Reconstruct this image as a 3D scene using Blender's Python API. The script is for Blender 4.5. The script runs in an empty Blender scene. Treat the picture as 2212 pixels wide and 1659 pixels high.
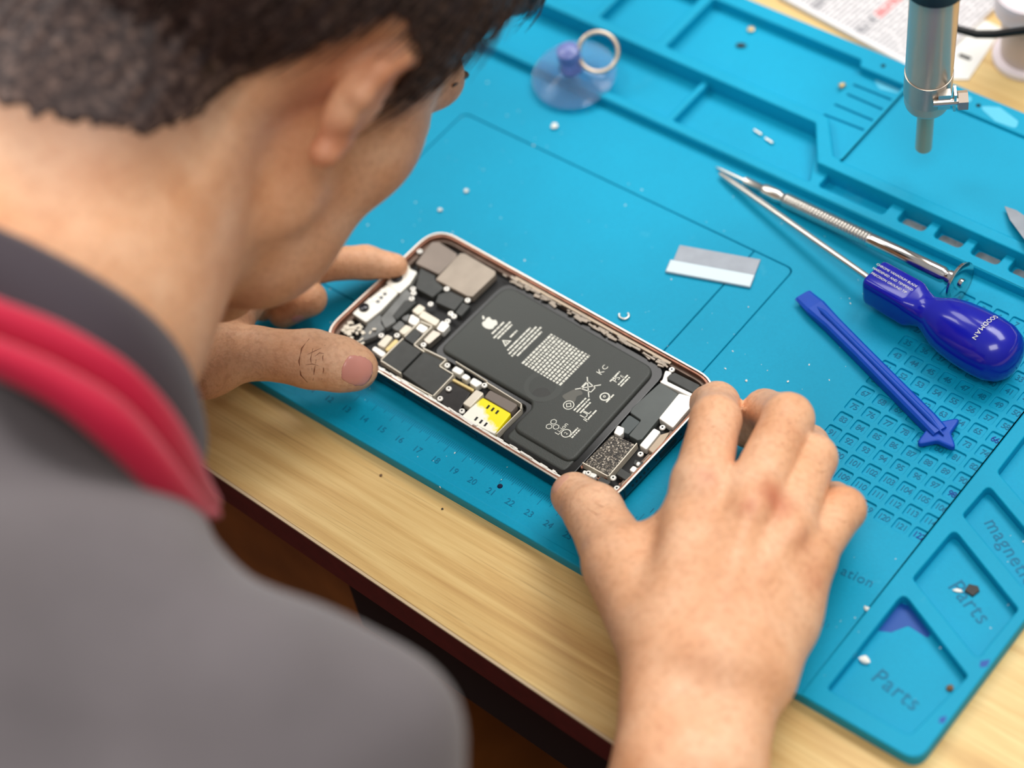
import bpy, bmesh, math, random
import numpy as np
from mathutils import Vector, Matrix

C = bpy.context.scene
COL = C.collection
rng = random.Random(7)
nrng = np.random.default_rng(7)
S = 0.01                                # the script thinks in centimetres, Blender in metres

# ---------------------------------------------------------------- camera (survey of the bench: x along the ruler, y away, z up)
FPX = 5050.263
IW, IH = 2212, 1659
CAM = np.array([65.3695, -28.6311, 76.1290])
AX_R = np.array([0.77352, 0.61947, -0.13410])
AX_D = np.array([0.41838, -0.65799, -0.62615])
AX_F = np.array([-0.47611, 0.42821, -0.76808])
_f = AX_F / np.linalg.norm(AX_F)
_r = AX_R - _f * (AX_R @ _f); _r /= np.linalg.norm(_r)
_d = np.cross(_f, _r)
AX_R, AX_D, AX_F = _r, _d, _f
cam_data = bpy.data.cameras.new('camera')
cam = bpy.data.objects.new('camera', cam_data)
COL.objects.link(cam)
mw = Matrix.Identity(4)
for i in range(3):
    mw[i][0] = AX_R[i]; mw[i][1] = -AX_D[i]; mw[i][2] = -AX_F[i]; mw[i][3] = CAM[i] * S
cam.matrix_world = mw
cam_data.sensor_width = 36.0
cam_data.lens = FPX / IW * 36.0
cam_data.clip_start = 0.02
cam_data.clip_end = 20
cam_data.dof.use_dof = True
cam_data.dof.focus_distance = 0.955
cam_data.dof.aperture_fstop = 4.3
C.camera = cam

# ---------------------------------------------------------------- light and exposure
world = bpy.data.worlds.new('room_light')
C.world = world
world.use_nodes = True
bgn = world.node_tree.nodes['Background']
wt = world.node_tree
tcw = wt.nodes.new('ShaderNodeTexCoord'); sxw = wt.nodes.new('ShaderNodeSeparateXYZ')
wt.links.new(tcw.outputs['Generated'], sxw.inputs[0])
rpw = wt.nodes.new('ShaderNodeValToRGB'); mrw = wt.nodes.new('ShaderNodeMapRange')
mrw.inputs[1].default_value = -1; mrw.inputs[2].default_value = 1
wt.links.new(sxw.outputs[2], mrw.inputs[0]); wt.links.new(mrw.outputs[0], rpw.inputs[0])
e_ = rpw.color_ramp.elements                       # dim floor, mid walls, pale ceiling
e_[0].position = .42; e_[0].color = (.10, .08, .07, 1)
e_[1].position = .58; e_[1].color = (.42, .41, .40, 1)
e2_ = e_.new(.9); e2_.color = (.80, .80, .80, 1)
wt.links.new(rpw.outputs[0], bgn.inputs['Color'])
bgn.inputs['Strength'].default_value = 0.5

def area(name, loc, target, sx, sy, power, col=(1, 1, 1)):
    l = bpy.data.lights.new(name, 'AREA')
    l.shape = 'RECTANGLE'; l.size = sx * S; l.size_y = sy * S
    l.energy = power; l.color = col
    o = bpy.data.objects.new(name, l)
    COL.objects.link(o)
    o.location = Vector(loc) * S
    dv = (Vector(target) - Vector(loc)).normalized()
    o.rotation_euler = dv.to_track_quat('-Z', 'Y').to_euler()
    return o
area('ceiling_and_fill_light', (50, 105, 160), (22, 15, 0), 120, 60, 20.5, (1.0, 0.985, 0.96))
area('ceiling_and_fill_light', (-50, 105, 165), (15, 10, 0), 100, 60, 11, (1.0, 0.97, 0.94))
area('ceiling_and_fill_light', (95, -60, 190), (20, 0, 5), 100, 60, 17, (1.0, 0.96, 0.92))  # fill lamp added on the camera side to brighten face, neck and hands
area('ceiling_and_fill_light', (-110, -10, 165), (8, 12, 0), 90, 60, 14, (1.0, 0.97, 0.94))  # extra fill lamp, added to light the left hand from the left
vs = C.view_settings
vs.view_transform = 'Standard'
vs.look = 'None'
vs.gamma = 1.0
vs.use_curve_mapping = False
vs.exposure = 0.0

# ---------------------------------------------------------------- survey helpers
def at(u, v, d):
    return CAM + d * (AX_F + (u - IW / 2) / FPX * AX_R + (v - IH / 2) / FPX * AX_D)
def M(u, v, z):
    r = AX_F + (u - IW / 2) / FPX * AX_R + (v - IH / 2) / FPX * AX_D
    return CAM + r * (z - CAM[2]) / r[2]

# ---------------------------------------------------------------- naming helpers
def tag(o, label, cat, group=None, kind=None):
    o['label'] = label; o['category'] = cat
    if group: o['group'] = group
    if kind: o['kind'] = kind
    return o
def empty(name, loc=(0, 0, 0), rz=0.0, mat=None):
    o = bpy.data.objects.new(name, None)
    COL.objects.link(o)
    o.empty_display_size = 0.02
    if mat is not None: o.matrix_world = mat
    else:
        o.location = Vector(loc) * S; o.rotation_euler = (0, 0, rz)
    return o
def link(name, me, m=None, parent=None, smooth=False):
    o = bpy.data.objects.new(name, me)
    COL.objects.link(o)
    if m is not None:
        me.materials.clear(); me.materials.append(m)
    if parent is not None:
        o.parent = parent
    if smooth:
        me.polygons.foreach_set('use_smooth', [True] * len(me.polygons))
    return o
def smooth_angle(me, ang=40):
    me.polygons.foreach_set('use_smooth', [True] * len(me.polygons))
    bm = bmesh.new(); bm.from_mesh(me)
    for e in bm.edges:
        if len(e.link_faces) == 2 and e.calc_face_angle(0) > math.radians(ang):
            e.smooth = False
    bm.to_mesh(me); bm.free()

# ---------------------------------------------------------------- mesh builders (all take centimetres)
class MB:
    def __init__(s): s.v = []; s.f = []
    def add(s, vs_, fs_):
        n = len(s.v); s.v += [tuple(map(float, p)) for p in vs_]; s.f += [tuple(i + n for i in f) for f in fs_]; return s
    def box(s, c, d, rz=0.0, M3=None):
        c = np.array(c, float); h = np.array(d, float) / 2
        pts = np.array([[x, y, z] for z in (-1, 1) for y in (-1, 1) for x in (-1, 1)], float) * h
        if M3 is not None: pts = pts @ np.array(M3).T
        elif rz:
            cs, sn = math.cos(rz), math.sin(rz)
            pts = np.c_[pts[:, 0] * cs - pts[:, 1] * sn, pts[:, 0] * sn + pts[:, 1] * cs, pts[:, 2]]
        return s.add(pts + c, [(0, 2, 3, 1), (4, 5, 7, 6), (0, 1, 5, 4), (2, 6, 7, 3), (0, 4, 6, 2), (1, 3, 7, 5)])
    def tube(s, path, rad, n=12, cap=True):
        P = [np.array(p, float) for p in path]
        if np.isscalar(rad): rad = [rad] * len(P)
        rings = []
        up = None
        for i, p in enumerate(P):
            t = P[min(i + 1, len(P) - 1)] - P[max(i - 1, 0)]
            t /= (np.linalg.norm(t) + 1e-9)
            if up is None:
                up = np.array([0, 0, 1.0]) if abs(t[2]) < .9 else np.array([1.0, 0, 0])
            a = up - t * (up @ t); a /= np.linalg.norm(a); b = np.cross(t, a); up = a
            rings.append([p + rad[i] * (math.cos(2 * math.pi * k / n) * a + math.sin(2 * math.pi * k / n) * b) for k in range(n)])
        vs_ = [q for r in rings for q in r]
        fs_ = [(i * n + k, i * n + (k + 1) % n, (i + 1) * n + (k + 1) % n, (i + 1) * n + k) for i in range(len(P) - 1) for k in range(n)]
        if cap:
            fs_.append(tuple(range(n - 1, -1, -1))); fs_.append(tuple((len(P) - 1) * n + k for k in range(n)))
        return s.add(vs_, fs_)
    def lathe(s, prof, o=(0, 0, 0), ax=(0, 0, 1), n=32, cap=True):
        """prof: (distance along axis, radius)"""
        o = np.array(o, float); ax = np.array(ax, float); ax /= np.linalg.norm(ax)
        return s.tube_prof([(o + ax * h, r) for h, r in prof], ax, n, cap)
    def tube_prof(s, pr, t, n, cap):
        up = np.array([0, 0, 1.0]) if abs(t[2]) < .9 else np.array([1.0, 0, 0])
        a = up - t * (up @ t); a /= np.linalg.norm(a); b = np.cross(t, a)
        vs_ = [p + r * (math.cos(2 * math.pi * k / n) * a + math.sin(2 * math.pi * k / n) * b) for p, r in pr for k in range(n)]
        m = len(pr)
        fs_ = [(i * n + k, i * n + (k + 1) % n, (i + 1) * n + (k + 1) % n, (i + 1) * n + k) for i in range(m - 1) for k in range(n)]
        if cap:
            fs_.append(tuple(range(n - 1, -1, -1))); fs_.append(tuple((m - 1) * n + k for k in range(n)))
        return s.add(vs_, fs_)
    def mesh(s, name='m'):
        me = bpy.data.meshes.new(name)
        me.from_pydata([(x * S, y * S, z * S) for x, y, z in s.v], [], s.f)
        me.validate(); me.update()
        return me
    def build(s, name, m, parent=None, smooth=None, loc=None):
        me = s.mesh(name)
        if smooth: smooth_angle(me, smooth)
        o = link(name, me, m, parent)
        if loc is not None: o.location = Vector(loc) * S
        return o

def rounded(pts, r, n=4):
    """round the corners of a polygon"""
    pts = [np.array(p[:2], float) for p in pts]
    out = []
    m = len(pts)
    for i, p in enumerate(pts):
        a = pts[i - 1] - p; b = pts[(i + 1) % m] - p
        la, lb = np.linalg.norm(a), np.linalg.norm(b)
        rr = r[i] if isinstance(r, (list, tuple)) else r
        ca = np.clip(a @ b / (la * lb), -1, 1)
        half = math.acos(ca) / 2
        tt = min(rr / max(math.tan(half), 1e-3), 0.45 * la, 0.45 * lb)
        if rr <= 0 or half > 1.5:
            out.append(tuple(p)); continue
        p0 = p + a / la * tt; p1 = p + b / lb * tt
        for k in range(n + 1):
            s_ = k / n
            out.append(tuple((1 - s_) ** 2 * p0 + 2 * s_ * (1 - s_) * p + s_ ** 2 * p1))
    return out
def rect(x0, y0, x1, y1, r=0.0, n=4):
    q = [(x0, y0), (x1, y0), (x1, y1), (x0, y1)]
    return rounded(q, r, n) if r else q

def slab_mesh(outline, holes, z0, z1, bevel=0.0, name='slab', nb=2):
    """flat sheet with holes between z0 and z1, with rounded arrises"""
    cu = bpy.data.curves.new(name, 'CURVE')
    cu.dimensions = '2D'; cu.fill_mode = 'BOTH'
    for loop in [outline] + list(holes):
        sp = cu.splines.new('POLY')
        sp.points.add(len(loop) - 1)
        for i, p in enumerate(loop):
            sp.points[i].co = (p[0] * S, p[1] * S, 0, 1)
        sp.use_cyclic_u = True
    h = (z1 - z0) / 2
    b = min(bevel, h * .9)
    cu.extrude = (h - b) * S
    if b > 0:
        cu.bevel_depth = b * S; cu.bevel_resolution = nb; cu.offset = -b * S
    o = bpy.data.objects.new(name, cu)
    COL.objects.link(o)
    dg = bpy.context.evaluated_depsgraph_get()
    me = bpy.data.meshes.new_from_object(o.evaluated_get(dg))
    bpy.data.objects.remove(o); bpy.data.curves.remove(cu)
    me.transform(Matrix.Translation((0, 0, (z0 + z1) / 2 * S)))
    bm = bmesh.new(); bm.from_mesh(me)
    bmesh.ops.remove_doubles(bm, verts=bm.verts, dist=1e-6)
    bmesh.ops.recalc_face_normals(bm, faces=bm.faces)
    bm.to_mesh(me); bm.free()
    me.name = name
    return me
def slab(name, m, outline, holes, z0, z1, bevel=0.0, parent=None, sm=35, nb=2):
    me = slab_mesh(outline, holes, z0, z1, bevel, name, nb)
    smooth_angle(me, sm)
    for p in me.polygons:
        if abs(p.normal.z) > .9995: p.use_smooth = False
    return link(name, me, m, parent)
def join_meshes(name, mes):
    bm = bmesh.new()
    for me in mes:
        bm.from_mesh(me); bpy.data.meshes.remove(me)
    out = bpy.data.meshes.new(name); bm.to_mesh(out); bm.free()
    return out
FONT = {}
def text_mesh(body, size, depth=0.0, mat4=None, align='CENTER', spacing=1.0, shear=0.0):
    cu = bpy.data.curves.new('txt', 'FONT')
    cu.body = body; cu.size = size * S; cu.extrude = depth * S
    cu.align_x = align; cu.align_y = 'CENTER'; cu.space_character = spacing; cu.shear = shear
    cu.resolution_u = 3
    o = bpy.data.objects.new('txt', cu); COL.objects.link(o)
    dg = bpy.context.evaluated_depsgraph_get()
    me = bpy.data.meshes.new_from_object(o.evaluated_get(dg))
    bpy.data.objects.remove(o); bpy.data.curves.remove(cu)
    if mat4 is not None: me.transform(mat4)
    return me
def frame4(o, x, y):
    """matrix (metres) with origin o (cm), x axis and y axis directions"""
    x = np.array(x, float); x /= np.linalg.norm(x)
    y = np.array(y, float); y = y - x * (x @ y); y /= np.linalg.norm(y)
    z = np.cross(x, y)
    m = Matrix.Identity(4)
    for i in range(3):
        m[i][0], m[i][1], m[i][2], m[i][3] = x[i], y[i], z[i], o[i] * S
    return m

# ---------------------------------------------------------------- materials
def lin(c):
    c = c / 255.0
    return c / 12.92 if c <= .04045 else ((c + .055) / 1.055) ** 2.4
def rgb(r, g, b): return (lin(r), lin(g), lin(b), 1.0)
MATS = {}
def mat(name, col, rough=.5, metal=0.0, spec=.5, bump=0.0, bscale=400, var=0.0, vscale=60, trans=0.0, coat=0.0, sss=0.0, ior=1.45, sheen=0.0):
    m = bpy.data.materials.new(name); MATS[name] = m
    m.use_nodes = True
    nt = m.node_tree; b = nt.nodes['Principled BSDF']
    b.inputs['Base Color'].default_value = rgb(*col)
    b.inputs['Roughness'].default_value = rough
    b.inputs['Metallic'].default_value = metal
    b.inputs['Specular IOR Level'].default_value = spec
    b.inputs['Transmission Weight'].default_value = trans
    b.inputs['Coat Weight'].default_value = coat
    b.inputs['IOR'].default_value = ior
    b.inputs['Sheen Weight'].default_value = sheen
    if sss:
        b.inputs['Subsurface Weight'].default_value = sss
        b.inputs['Subsurface Radius'].default_value = (1, .35, .18)
        b.inputs['Subsurface Scale'].default_value = .004
    if var or bump:
        tc = nt.nodes.new('ShaderNodeTexCoord')
    if var:
        n = nt.nodes.new('ShaderNodeTexNoise'); n.inputs['Scale'].default_value = vscale; n.inputs['Detail'].default_value = 6
        nt.links.new(tc.outputs['Object'], n.inputs['Vector'])
        h = nt.nodes.new('ShaderNodeMapRange')
        h.inputs[1].default_value = .3; h.inputs[2].default_value = .7
        h.inputs[3].default_value = 1 - var; h.inputs[4].default_value = 1 + var
        nt.links.new(n.outputs['Fac'], h.inputs[0])
        mx = nt.nodes.new('ShaderNodeMix'); mx.data_type = 'RGBA'; mx.blend_type = 'MULTIPLY'
        mx.inputs[0].default_value = 1
        mx.inputs[6].default_value = rgb(*col)
        nt.links.new(h.outputs[0], mx.inputs[7])
        nt.links.new(mx.outputs[2], b.inputs['Base Color'])
    if bump:
        n2 = nt.nodes.new('ShaderNodeTexNoise'); n2.inputs['Scale'].default_value = bscale; n2.inputs['Detail'].default_value = 3
        nt.links.new(tc.outputs['Object'], n2.inputs['Vector'])
        bp = nt.nodes.new('ShaderNodeBump'); bp.inputs['Strength'].default_value = bump; bp.inputs['Distance'].default_value = .0004
        nt.links.new(n2.outputs['Fac'], bp.inputs['Height'])
        nt.links.new(bp.outputs['Normal'], b.inputs['Normal'])
    return m
class NT:
    """small node-tree helper"""
    def __init__(s, m): s.t = m.node_tree; s.b = s.t.nodes['Principled BSDF']
    def n(s, kind, **kw):
        x = s.t.nodes.new(kind)
        for k, v in kw.items():
            if k.startswith('i_'):
                key = k[2:]; key = int(key) if key.isdigit() else key
                if isinstance(v, bpy.types.NodeSocket): s.t.links.new(v, x.inputs[key])
                else: x.inputs[key].default_value = v
            else: setattr(x, k, v)
        return x
    def math(s, op, a, b=0.0, c=0.0):
        x = s.n('ShaderNodeMath', operation=op)
        for i, q in enumerate((a, b, c)):
            if isinstance(q, bpy.types.NodeSocket): s.t.links.new(q, x.inputs[i])
            else: x.inputs[i].default_value = q
        return x.outputs[0]
    def mix(s, f, a, b, blend='MIX'):
        x = s.n('ShaderNodeMix', data_type='RGBA', blend_type=blend)
        for i, q in ((0, f), (6, a), (7, b)):
            if isinstance(q, bpy.types.NodeSocket): s.t.links.new(q, x.inputs[i])
            else: x.inputs[i].default_value = q
        return x.outputs[2]
    def ramp(s, f, stops):
        x = s.n('ShaderNodeValToRGB')
        s.t.links.new(f, x.inputs[0])
        e = x.color_ramp.elements
        while len(e) < len(stops): e.new(.5)
        for k, (p, c) in enumerate(stops):
            e[k].position = p; e[k].color = c
        return x.outputs[0]

# silicone of the repair mat: teal, faint mottling, pale scuffs
def make_silicone(name, col, scuff=0.25):
    m = mat(name, col, rough=.52, spec=.25); q = NT(m)
    tc = q.n('ShaderNodeTexCoord')
    a = q.n('ShaderNodeTexNoise', i_Vector=tc.outputs['Object'], i_Scale=9.0, i_Detail=5.0)
    f = q.n('ShaderNodeTexNoise', i_Vector=tc.outputs['Object'], i_Scale=900.0, i_Detail=2.0)
    c0 = rgb(*col); c1 = tuple(min(1, x * 1.22 + 0) for i, x in enumerate(c0[:3])) + (1,)
    base = q.mix(q.n('ShaderNodeMapRange', i_0=a.outputs['Fac'], i_1=.35, i_2=.68).outputs[0], c0, c1)
    base = q.mix(q.math('MULTIPLY', f.outputs['Fac'], .35), base, tuple(x * .72 for x in c0[:3]) + (1,))
    sc = q.n('ShaderNodeTexNoise', i_Vector=tc.outputs['Object'], i_Scale=23.0, i_Detail=9.0, i_Roughness=.7)
    sf = q.n('ShaderNodeMapRange', i_0=sc.outputs['Fac'], i_1=.64, i_2=.80, i_3=0.0, i_4=scuff)
    base = q.mix(sf.outputs[0], base, rgb(120, 205, 225))
    q.t.links.new(base, q.b.inputs['Base Color'])
    bp = q.n('ShaderNodeBump', i_Strength=.25, i_Distance=.0003, i_Height=f.outputs['Fac'])
    q.t.links.new(bp.outputs[0], q.b.inputs['Normal'])
    return m
SIL = make_silicone('teal_silicone', (0, 150, 186))
INK = mat('blue_ink', (14, 48, 140), rough=.7)
SILTXT = mat('teal_silicone_raised', (0, 110, 146), rough=.5, spec=.3)
GREY_SLOT = mat('grey_magnet', (126, 132, 134), rough=.65, var=.25, vscale=300, bump=.3)

def make_wood(name, rz, tint=1.0):
    m = mat(name, (222, 186, 120), rough=.42, spec=.4); q = NT(m)
    tc = q.n('ShaderNodeTexCoord')
    mp = q.n('ShaderNodeMapping', i_Vector=tc.outputs['Object'])
    mp.inputs['Rotation'].default_value = (0, 0, rz)
    mp.inputs['Scale'].default_value = (.8, 20.0, 1.0)
    mp2 = q.n('ShaderNodeMapping', i_Vector=tc.outputs['Object'])
    mp2.inputs['Rotation'].default_value = (0, 0, rz)
    mp2.inputs['Scale'].default_value = (1.6, 110.0, 1.0)
    a = q.n('ShaderNodeTexNoise', i_Vector=mp.outputs[0], i_Scale=7.0, i_Detail=6.0, i_Roughness=.62, i_Distortion=.6)
    b = q.n('ShaderNodeTexNoise', i_Vector=mp2.outputs[0], i_Scale=9.0, i_Detail=8.0, i_Roughness=.7)
    base = q.ramp(a.outputs['Fac'], [(.28, rgb(192, 150, 94)), (.45, rgb(216, 180, 118)), (.62, rgb(230, 200, 138)), (.8, rgb(224, 190, 126))])
    st = q.n('ShaderNodeMapRange', i_0=b.outputs['Fac'], i_1=.55, i_2=.72, i_3=0.0, i_4=.6)
    base = q.mix(st.outputs[0], base, rgb(150, 104, 54))
    q.t.links.new(base, q.b.inputs['Base Color'])
    bp = q.n('ShaderNodeBump', i_Strength=.15, i_Distance=.0003, i_Height=b.outputs['Fac'])
    q.t.links.new(bp.outputs[0], q.b.inputs['Normal'])
    return m
WOOD = make_wood('oak_laminate', 0.0)
# ================================================================ the bench
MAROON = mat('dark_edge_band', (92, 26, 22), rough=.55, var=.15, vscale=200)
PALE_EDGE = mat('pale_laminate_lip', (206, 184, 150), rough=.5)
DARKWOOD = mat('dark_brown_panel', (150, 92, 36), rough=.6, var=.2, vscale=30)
BLACKISH = mat('shade_black_board', (12, 11, 11), rough=.7)  # near-black puts the dark of the unlit knee space into the colour
TA = -0.04
TZ = -0.5
table = empty('workbench', (0, 0, 0))
tag(table, 'light oak laminate workbench with a dark maroon front edge under the teal mat', 'table')
tdir = np.array([math.cos(TA), math.sin(TA)]); tn = np.array([-tdir[1], tdir[0]])
P0 = np.array([10.0, 3.52])
def T(a, b): return tuple(P0 + tdir * a + tn * b)
slab('tabletop', WOOD, [T(-70, 0), T(70, 0), T(70, 75), T(-70, 75)], [], TZ - 1.9, TZ, .05, table)
e = MB(); c = P0 + tn * -.05
e.box((c[0], c[1], TZ - 1.02), (140, .1, 1.8), TA); e.build('edge_band', MAROON, table)
e = MB(); c = P0 + tn * -.06
e.box((c[0], c[1], TZ - .09), (140, .12, .1), TA); e.build('laminate_lip', PALE_EDGE, table)
# pedestal under the left end and the dark knee space
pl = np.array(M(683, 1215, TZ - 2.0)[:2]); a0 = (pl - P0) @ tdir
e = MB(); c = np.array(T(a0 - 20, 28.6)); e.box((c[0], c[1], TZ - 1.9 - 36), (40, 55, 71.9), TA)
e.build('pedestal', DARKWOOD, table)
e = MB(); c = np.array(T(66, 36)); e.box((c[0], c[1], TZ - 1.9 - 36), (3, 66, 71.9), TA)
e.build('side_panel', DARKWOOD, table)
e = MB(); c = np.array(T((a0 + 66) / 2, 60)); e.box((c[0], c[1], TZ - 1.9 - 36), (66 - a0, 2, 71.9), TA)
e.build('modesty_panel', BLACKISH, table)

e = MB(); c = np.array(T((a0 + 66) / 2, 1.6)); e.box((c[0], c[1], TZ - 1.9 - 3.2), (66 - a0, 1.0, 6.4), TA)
e.build('edge_shade_strip', BLACKISH, table)  # added black strip standing in for the shade below the table edge
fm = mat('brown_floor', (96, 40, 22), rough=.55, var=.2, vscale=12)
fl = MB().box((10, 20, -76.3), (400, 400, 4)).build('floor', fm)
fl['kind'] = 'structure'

# ================================================================ the repair mat (45 x 30 cm)
mat_o = empty('repair_mat', (0, 0, TZ))
tag(mat_o, 'teal silicone repair mat with ruler, numbered cells and parts trays on the workbench', 'mat')
def msl(name, outline, holes, z0, z1, bevel=.04, m=SIL, nb=2):
    o = slab(name, m, outline, holes, z0 - TZ, z1 - TZ, bevel, mat_o, nb=nb)
    return o
X0, X1, Y0, Y1 = -3.0, 42.05, 7.9, 37.75
msl('base_sheet', rounded([(X0, Y0), (X1, Y0), (X1, Y1), (X0, Y1)], .7, 6), [], TZ, TZ + .17, .05)
# border lip along the near edge and the work surface with its grid of cells
CP = 0.8086; CPR = 0.8044
gx, gy = 36.585, 16.543
cells = []
celln = []
for n in range(1, 123):
    row = (122 - n) // 8; colm = 7 - (122 - n) % 8
    cx = gx + (colm - 7) * CP; cy = gy + row * CPR
    if cy > 28.4: continue
    cells.append(rect(cx - .31, cy - .31, cx + .31, cy + .31, .1, 3)); celln.append((n, cx, cy))
rect_out = rounded([(6.0, 13.75), (24.6, 13.75), (24.6, 25.4), (6.0, 25.4)], .35, 4)
rect_hole = rounded([(5.95, 13.70), (24.65, 13.70), (24.65, 25.46), (5.95, 25.46)], .38, 4)
work = [(X0 + .4, 8.27), (36.86, 8.27), (36.86, 29.6), (X0 + .4, 29.6)]
msl('work_surface', work, cells + [rect_hole], TZ + .17, 0.0, .025)
msl('work_panel', rounded([(6.0, 13.75), (22.52, 13.75), (22.52, 25.4), (6.0, 25.4)], [.35, .02, .02, .35], 4), [], TZ + .17, 0.0, .02)
msl('work_panel', rounded([(22.58, 13.75), (24.6, 13.75), (24.6, 25.4), (22.58, 25.4)], [.02, .35, .35, .02], 4), [], TZ + .17, 0.0, .02)
msl('cell_floor', rect(29.9, 15.9, 37.0, 29.4), [], TZ + .15, -.085, 0)
lipz = .09
msl('border_lip', rounded([(X0, Y0), (37.2, Y0), (37.2, 8.3), (X0 + .4, 8.3), (X0 + .4, Y1), (X0, Y1)], [.6, 0, 0, 0, 0, .6], 4), [], TZ + .1, lipz, .05)
# right-hand trays
P1 = rounded([(37.57, 8.22 + .45), (41.2, 8.22 + .45), (41.6, 12.03), (37.6, 13.85)], [.15, .3, .2, .25], 4)
P2 = rounded([(37.53, 14.6), (41.5, 12.85), (41.6, 15.6), (37.62, 17.43)], .22, 4)
P3 = rounded([(37.53, 18.19), (41.3, 16.5), (41.5, 18.2), (37.61, 19.96)], .2, 4)
P4 = rounded([(37.56, 20.71), (41.4, 19.0), (41.4, 28.6), (37.5, 28.6)], .25, 4)
strip = rounded([(36.9, Y0), (X1, Y0), (X1, Y1), (36.9, Y1)], [.05, .7, .7, .05], 6)
msl('side_tray', strip, [P1, P2, P3, P4], TZ + .1, .16, .055)
# upper tool tray: front ridge, dividers, raised back block
fr_holes = []
FT = .5
def fr(x0, x1, y0=29.72, y1=32.6): return rounded([(x0, y0), (x1, y0), (x1, y1), (x0, y1)], .12, 3)
fr_holes.append(fr(X0 + .6, 14.72)); 
fr_holes.append(rounded([(15.05, 29.72), (22.55, 29.72), (22.1, 30.6), (21.3, 32.6), (15.05, 32.6)], .1, 3))
fr_holes.append(rounded([(23.0, 29.72), (26.35, 29.72), (26.35, 30.9), (23.0, 30.9)], .18, 3))
sx = 27.0
slots = []
while sx < 41:
    slots.append((sx, sx + 1.36)); fr_holes.append(rounded([(sx, 29.78), (sx + 1.36, 29.78), (sx + 1.36, 30.9), (sx, 30.9)], .25, 3)); sx += 1.83
msl('tray_ridge', rounded([(X0, 29.2), (X1, 29.2), (X1, 33), (X0, 33)], .05), fr_holes, TZ + .1, FT, .07)
BT = 1.0
back = rounded([(X0, 32.5), (21.0, 32.52), (22.45, 30.5), (X1, 30.5), (X1, Y1), (X0, Y1)], [.3, .2, .2, .3, .6, .6], 4)
bh = [rounded([(X0 + .6, 33.15), (7.85, 33.15), (7.85, 36.7), (X0 + .6, 36.7)], .15),
      rounded([(8.25, 33.15), (11.65, 33.15), (11.65, 36.7), (8.25, 36.7)], .15),
      rounded([(12.2, 33.12), (21.3, 33.12), (22.85, 31.2), (23.2, 31.2), (23.2, 36.55), (20.7, 36.55), (20.5, 36.95), (12.2, 36.95)], .12),
      rounded([(23.2, 31.1), (41.4, 31.1), (41.4, 36.5), (23.2, 36.5)], .15)]
msl('tray_back', back, bh, TZ + .1, BT, .08)
msl('tray_floor', [(X0 + .3, 33), (23.0, 33), (23.0, 37.3), (X0 + .3, 37.3)], [], TZ + .1, .42, 0)
msl('tray_floor', [(X0 + .3, 29.3), (X1 - .3, 29.3), (X1 - .3, 33.2), (X0 + .3, 33.2)], [], TZ + .1, 0.0, 0)
# comb-like plate with long grooves beside the heat-resistant plate
GRV = [(20.78, 33.49, 23.05, 33.6), (20.83, 34.28, 23.05, 34.3), (20.95, 35.12, 23.05, 35.1), (20.84, 35.78, 23.05, 35.83)]
gr = []
for (x0_, y0_, x1_, y1_) in GRV:
    gr.append([(x0_, y0_ - .06), (x1_, y1_ - .06), (x1_, y1_ + .06), (x0_, y0_ + .06)])
msl('groove_plate', rounded([(20.6, 33.0), (22.3, 31.1), (23.14, 31.1), (23.14, 36.6), (20.6, 36.6)], .06), gr, TZ + .1, .56, .02)
msl('heat_plate', rect(23.26, 31.0, 41.6, 36.6, .1), [], TZ + .1, .84, .03)
# screw bosses and holes on the far rim
HOLE = mat('dark_hole', (3, 40, 52), rough=.9)
for x in (21.6, 24.9, 26.6, 31.0, 33.2):
    MB().lathe([(0, .11), (.012, .11)], (x, 37.1, BT - TZ), (0, 0, 1), 14).build('rim_hole', HOLE, mat_o)
# grey magnet floors of the narrow slots
for a_, b_ in slots:
    msl('magnet_floor', rounded([(a_ + .1, 29.75), (b_ - .08, 29.75), (b_ - .08, 30.45), (a_ + .1, 30.45)], .2, 3), [], TZ + .15, .04, .02, GREY_SLOT)
# embossed digits of the cells
mes = []
for n, cx, cy in celln:
    me = text_mesh(str(n), .40, .012, frame4((cx, cy, -.078 - TZ), (1, 0, 0), (0, 1, 0)), spacing=.85)
    if n in (66, 98, 122): link('cell_number', me, INK, mat_o)['label'] = 'cell number coloured with blue ink'
    else: mes.append(me)
link('cell_numbers', join_meshes('cell_numbers', mes), SILTXT, mat_o)
# ruler: millimetre ticks, numbers and an inch row
r_ = MB()
for k in range(0, 381):
    x = -1.0 + k * .1
    if x > 36: break
    L = .62 if k % 10 == 0 else (.42 if k % 5 == 0 else .28)
    r_.box((x, 10.05 - L / 2, .004 - TZ), (.022, L, .012))
for k in range(0, 16 * 15):
    x = -1.0 + k * 2.54 / 16
    if x > 36: break
    L = .5 if k % 16 == 0 else (.36 if k % 8 == 0 else .24)
    r_.box((x, 10.95 + L / 2, .004 - TZ), (.022, L, .012))
r_.build('ruler_ticks', SILTXT, mat_o)
for n in range(6, 30):
    link('ruler_number', text_mesh(str(n), .42, .01, frame4((n, 8.9, .004 - TZ), (1, 0, 0), (0, 1, 0))), SILTXT, mat_o)
for n in range(3, 12):
    link('ruler_number', text_mesh(str(n), .36, .01, frame4((-1 + n * 2.54 + .25, 11.75, .004 - TZ), (1, 0, 0), (0, 1, 0))), SILTXT, mat_o)
def word(txt, p0, p1, z, size):
    a = M(*p0, z); b2 = M(*p1, z)
    x = b2 - a; y = np.cross([0, 0, 1], x)
    me = text_mesh(txt, size, .012, frame4(((a + b2) / 2)[:3] - np.array([0, 0, TZ]), x, y), spacing=1.1)
    link('embossed_word', me, SILTXT, mat_o)
word('Parts', (1898, 1462), (1975, 1520), -.325, .95)
word('Parts', (2066, 1268), (2122, 1334), -.325, .95)
word('magnetic', (2140, 1128), (2225, 1255), -.325, .85)
word('ation', (1810, 1228), (1895, 1266), .004, .62)
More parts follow.
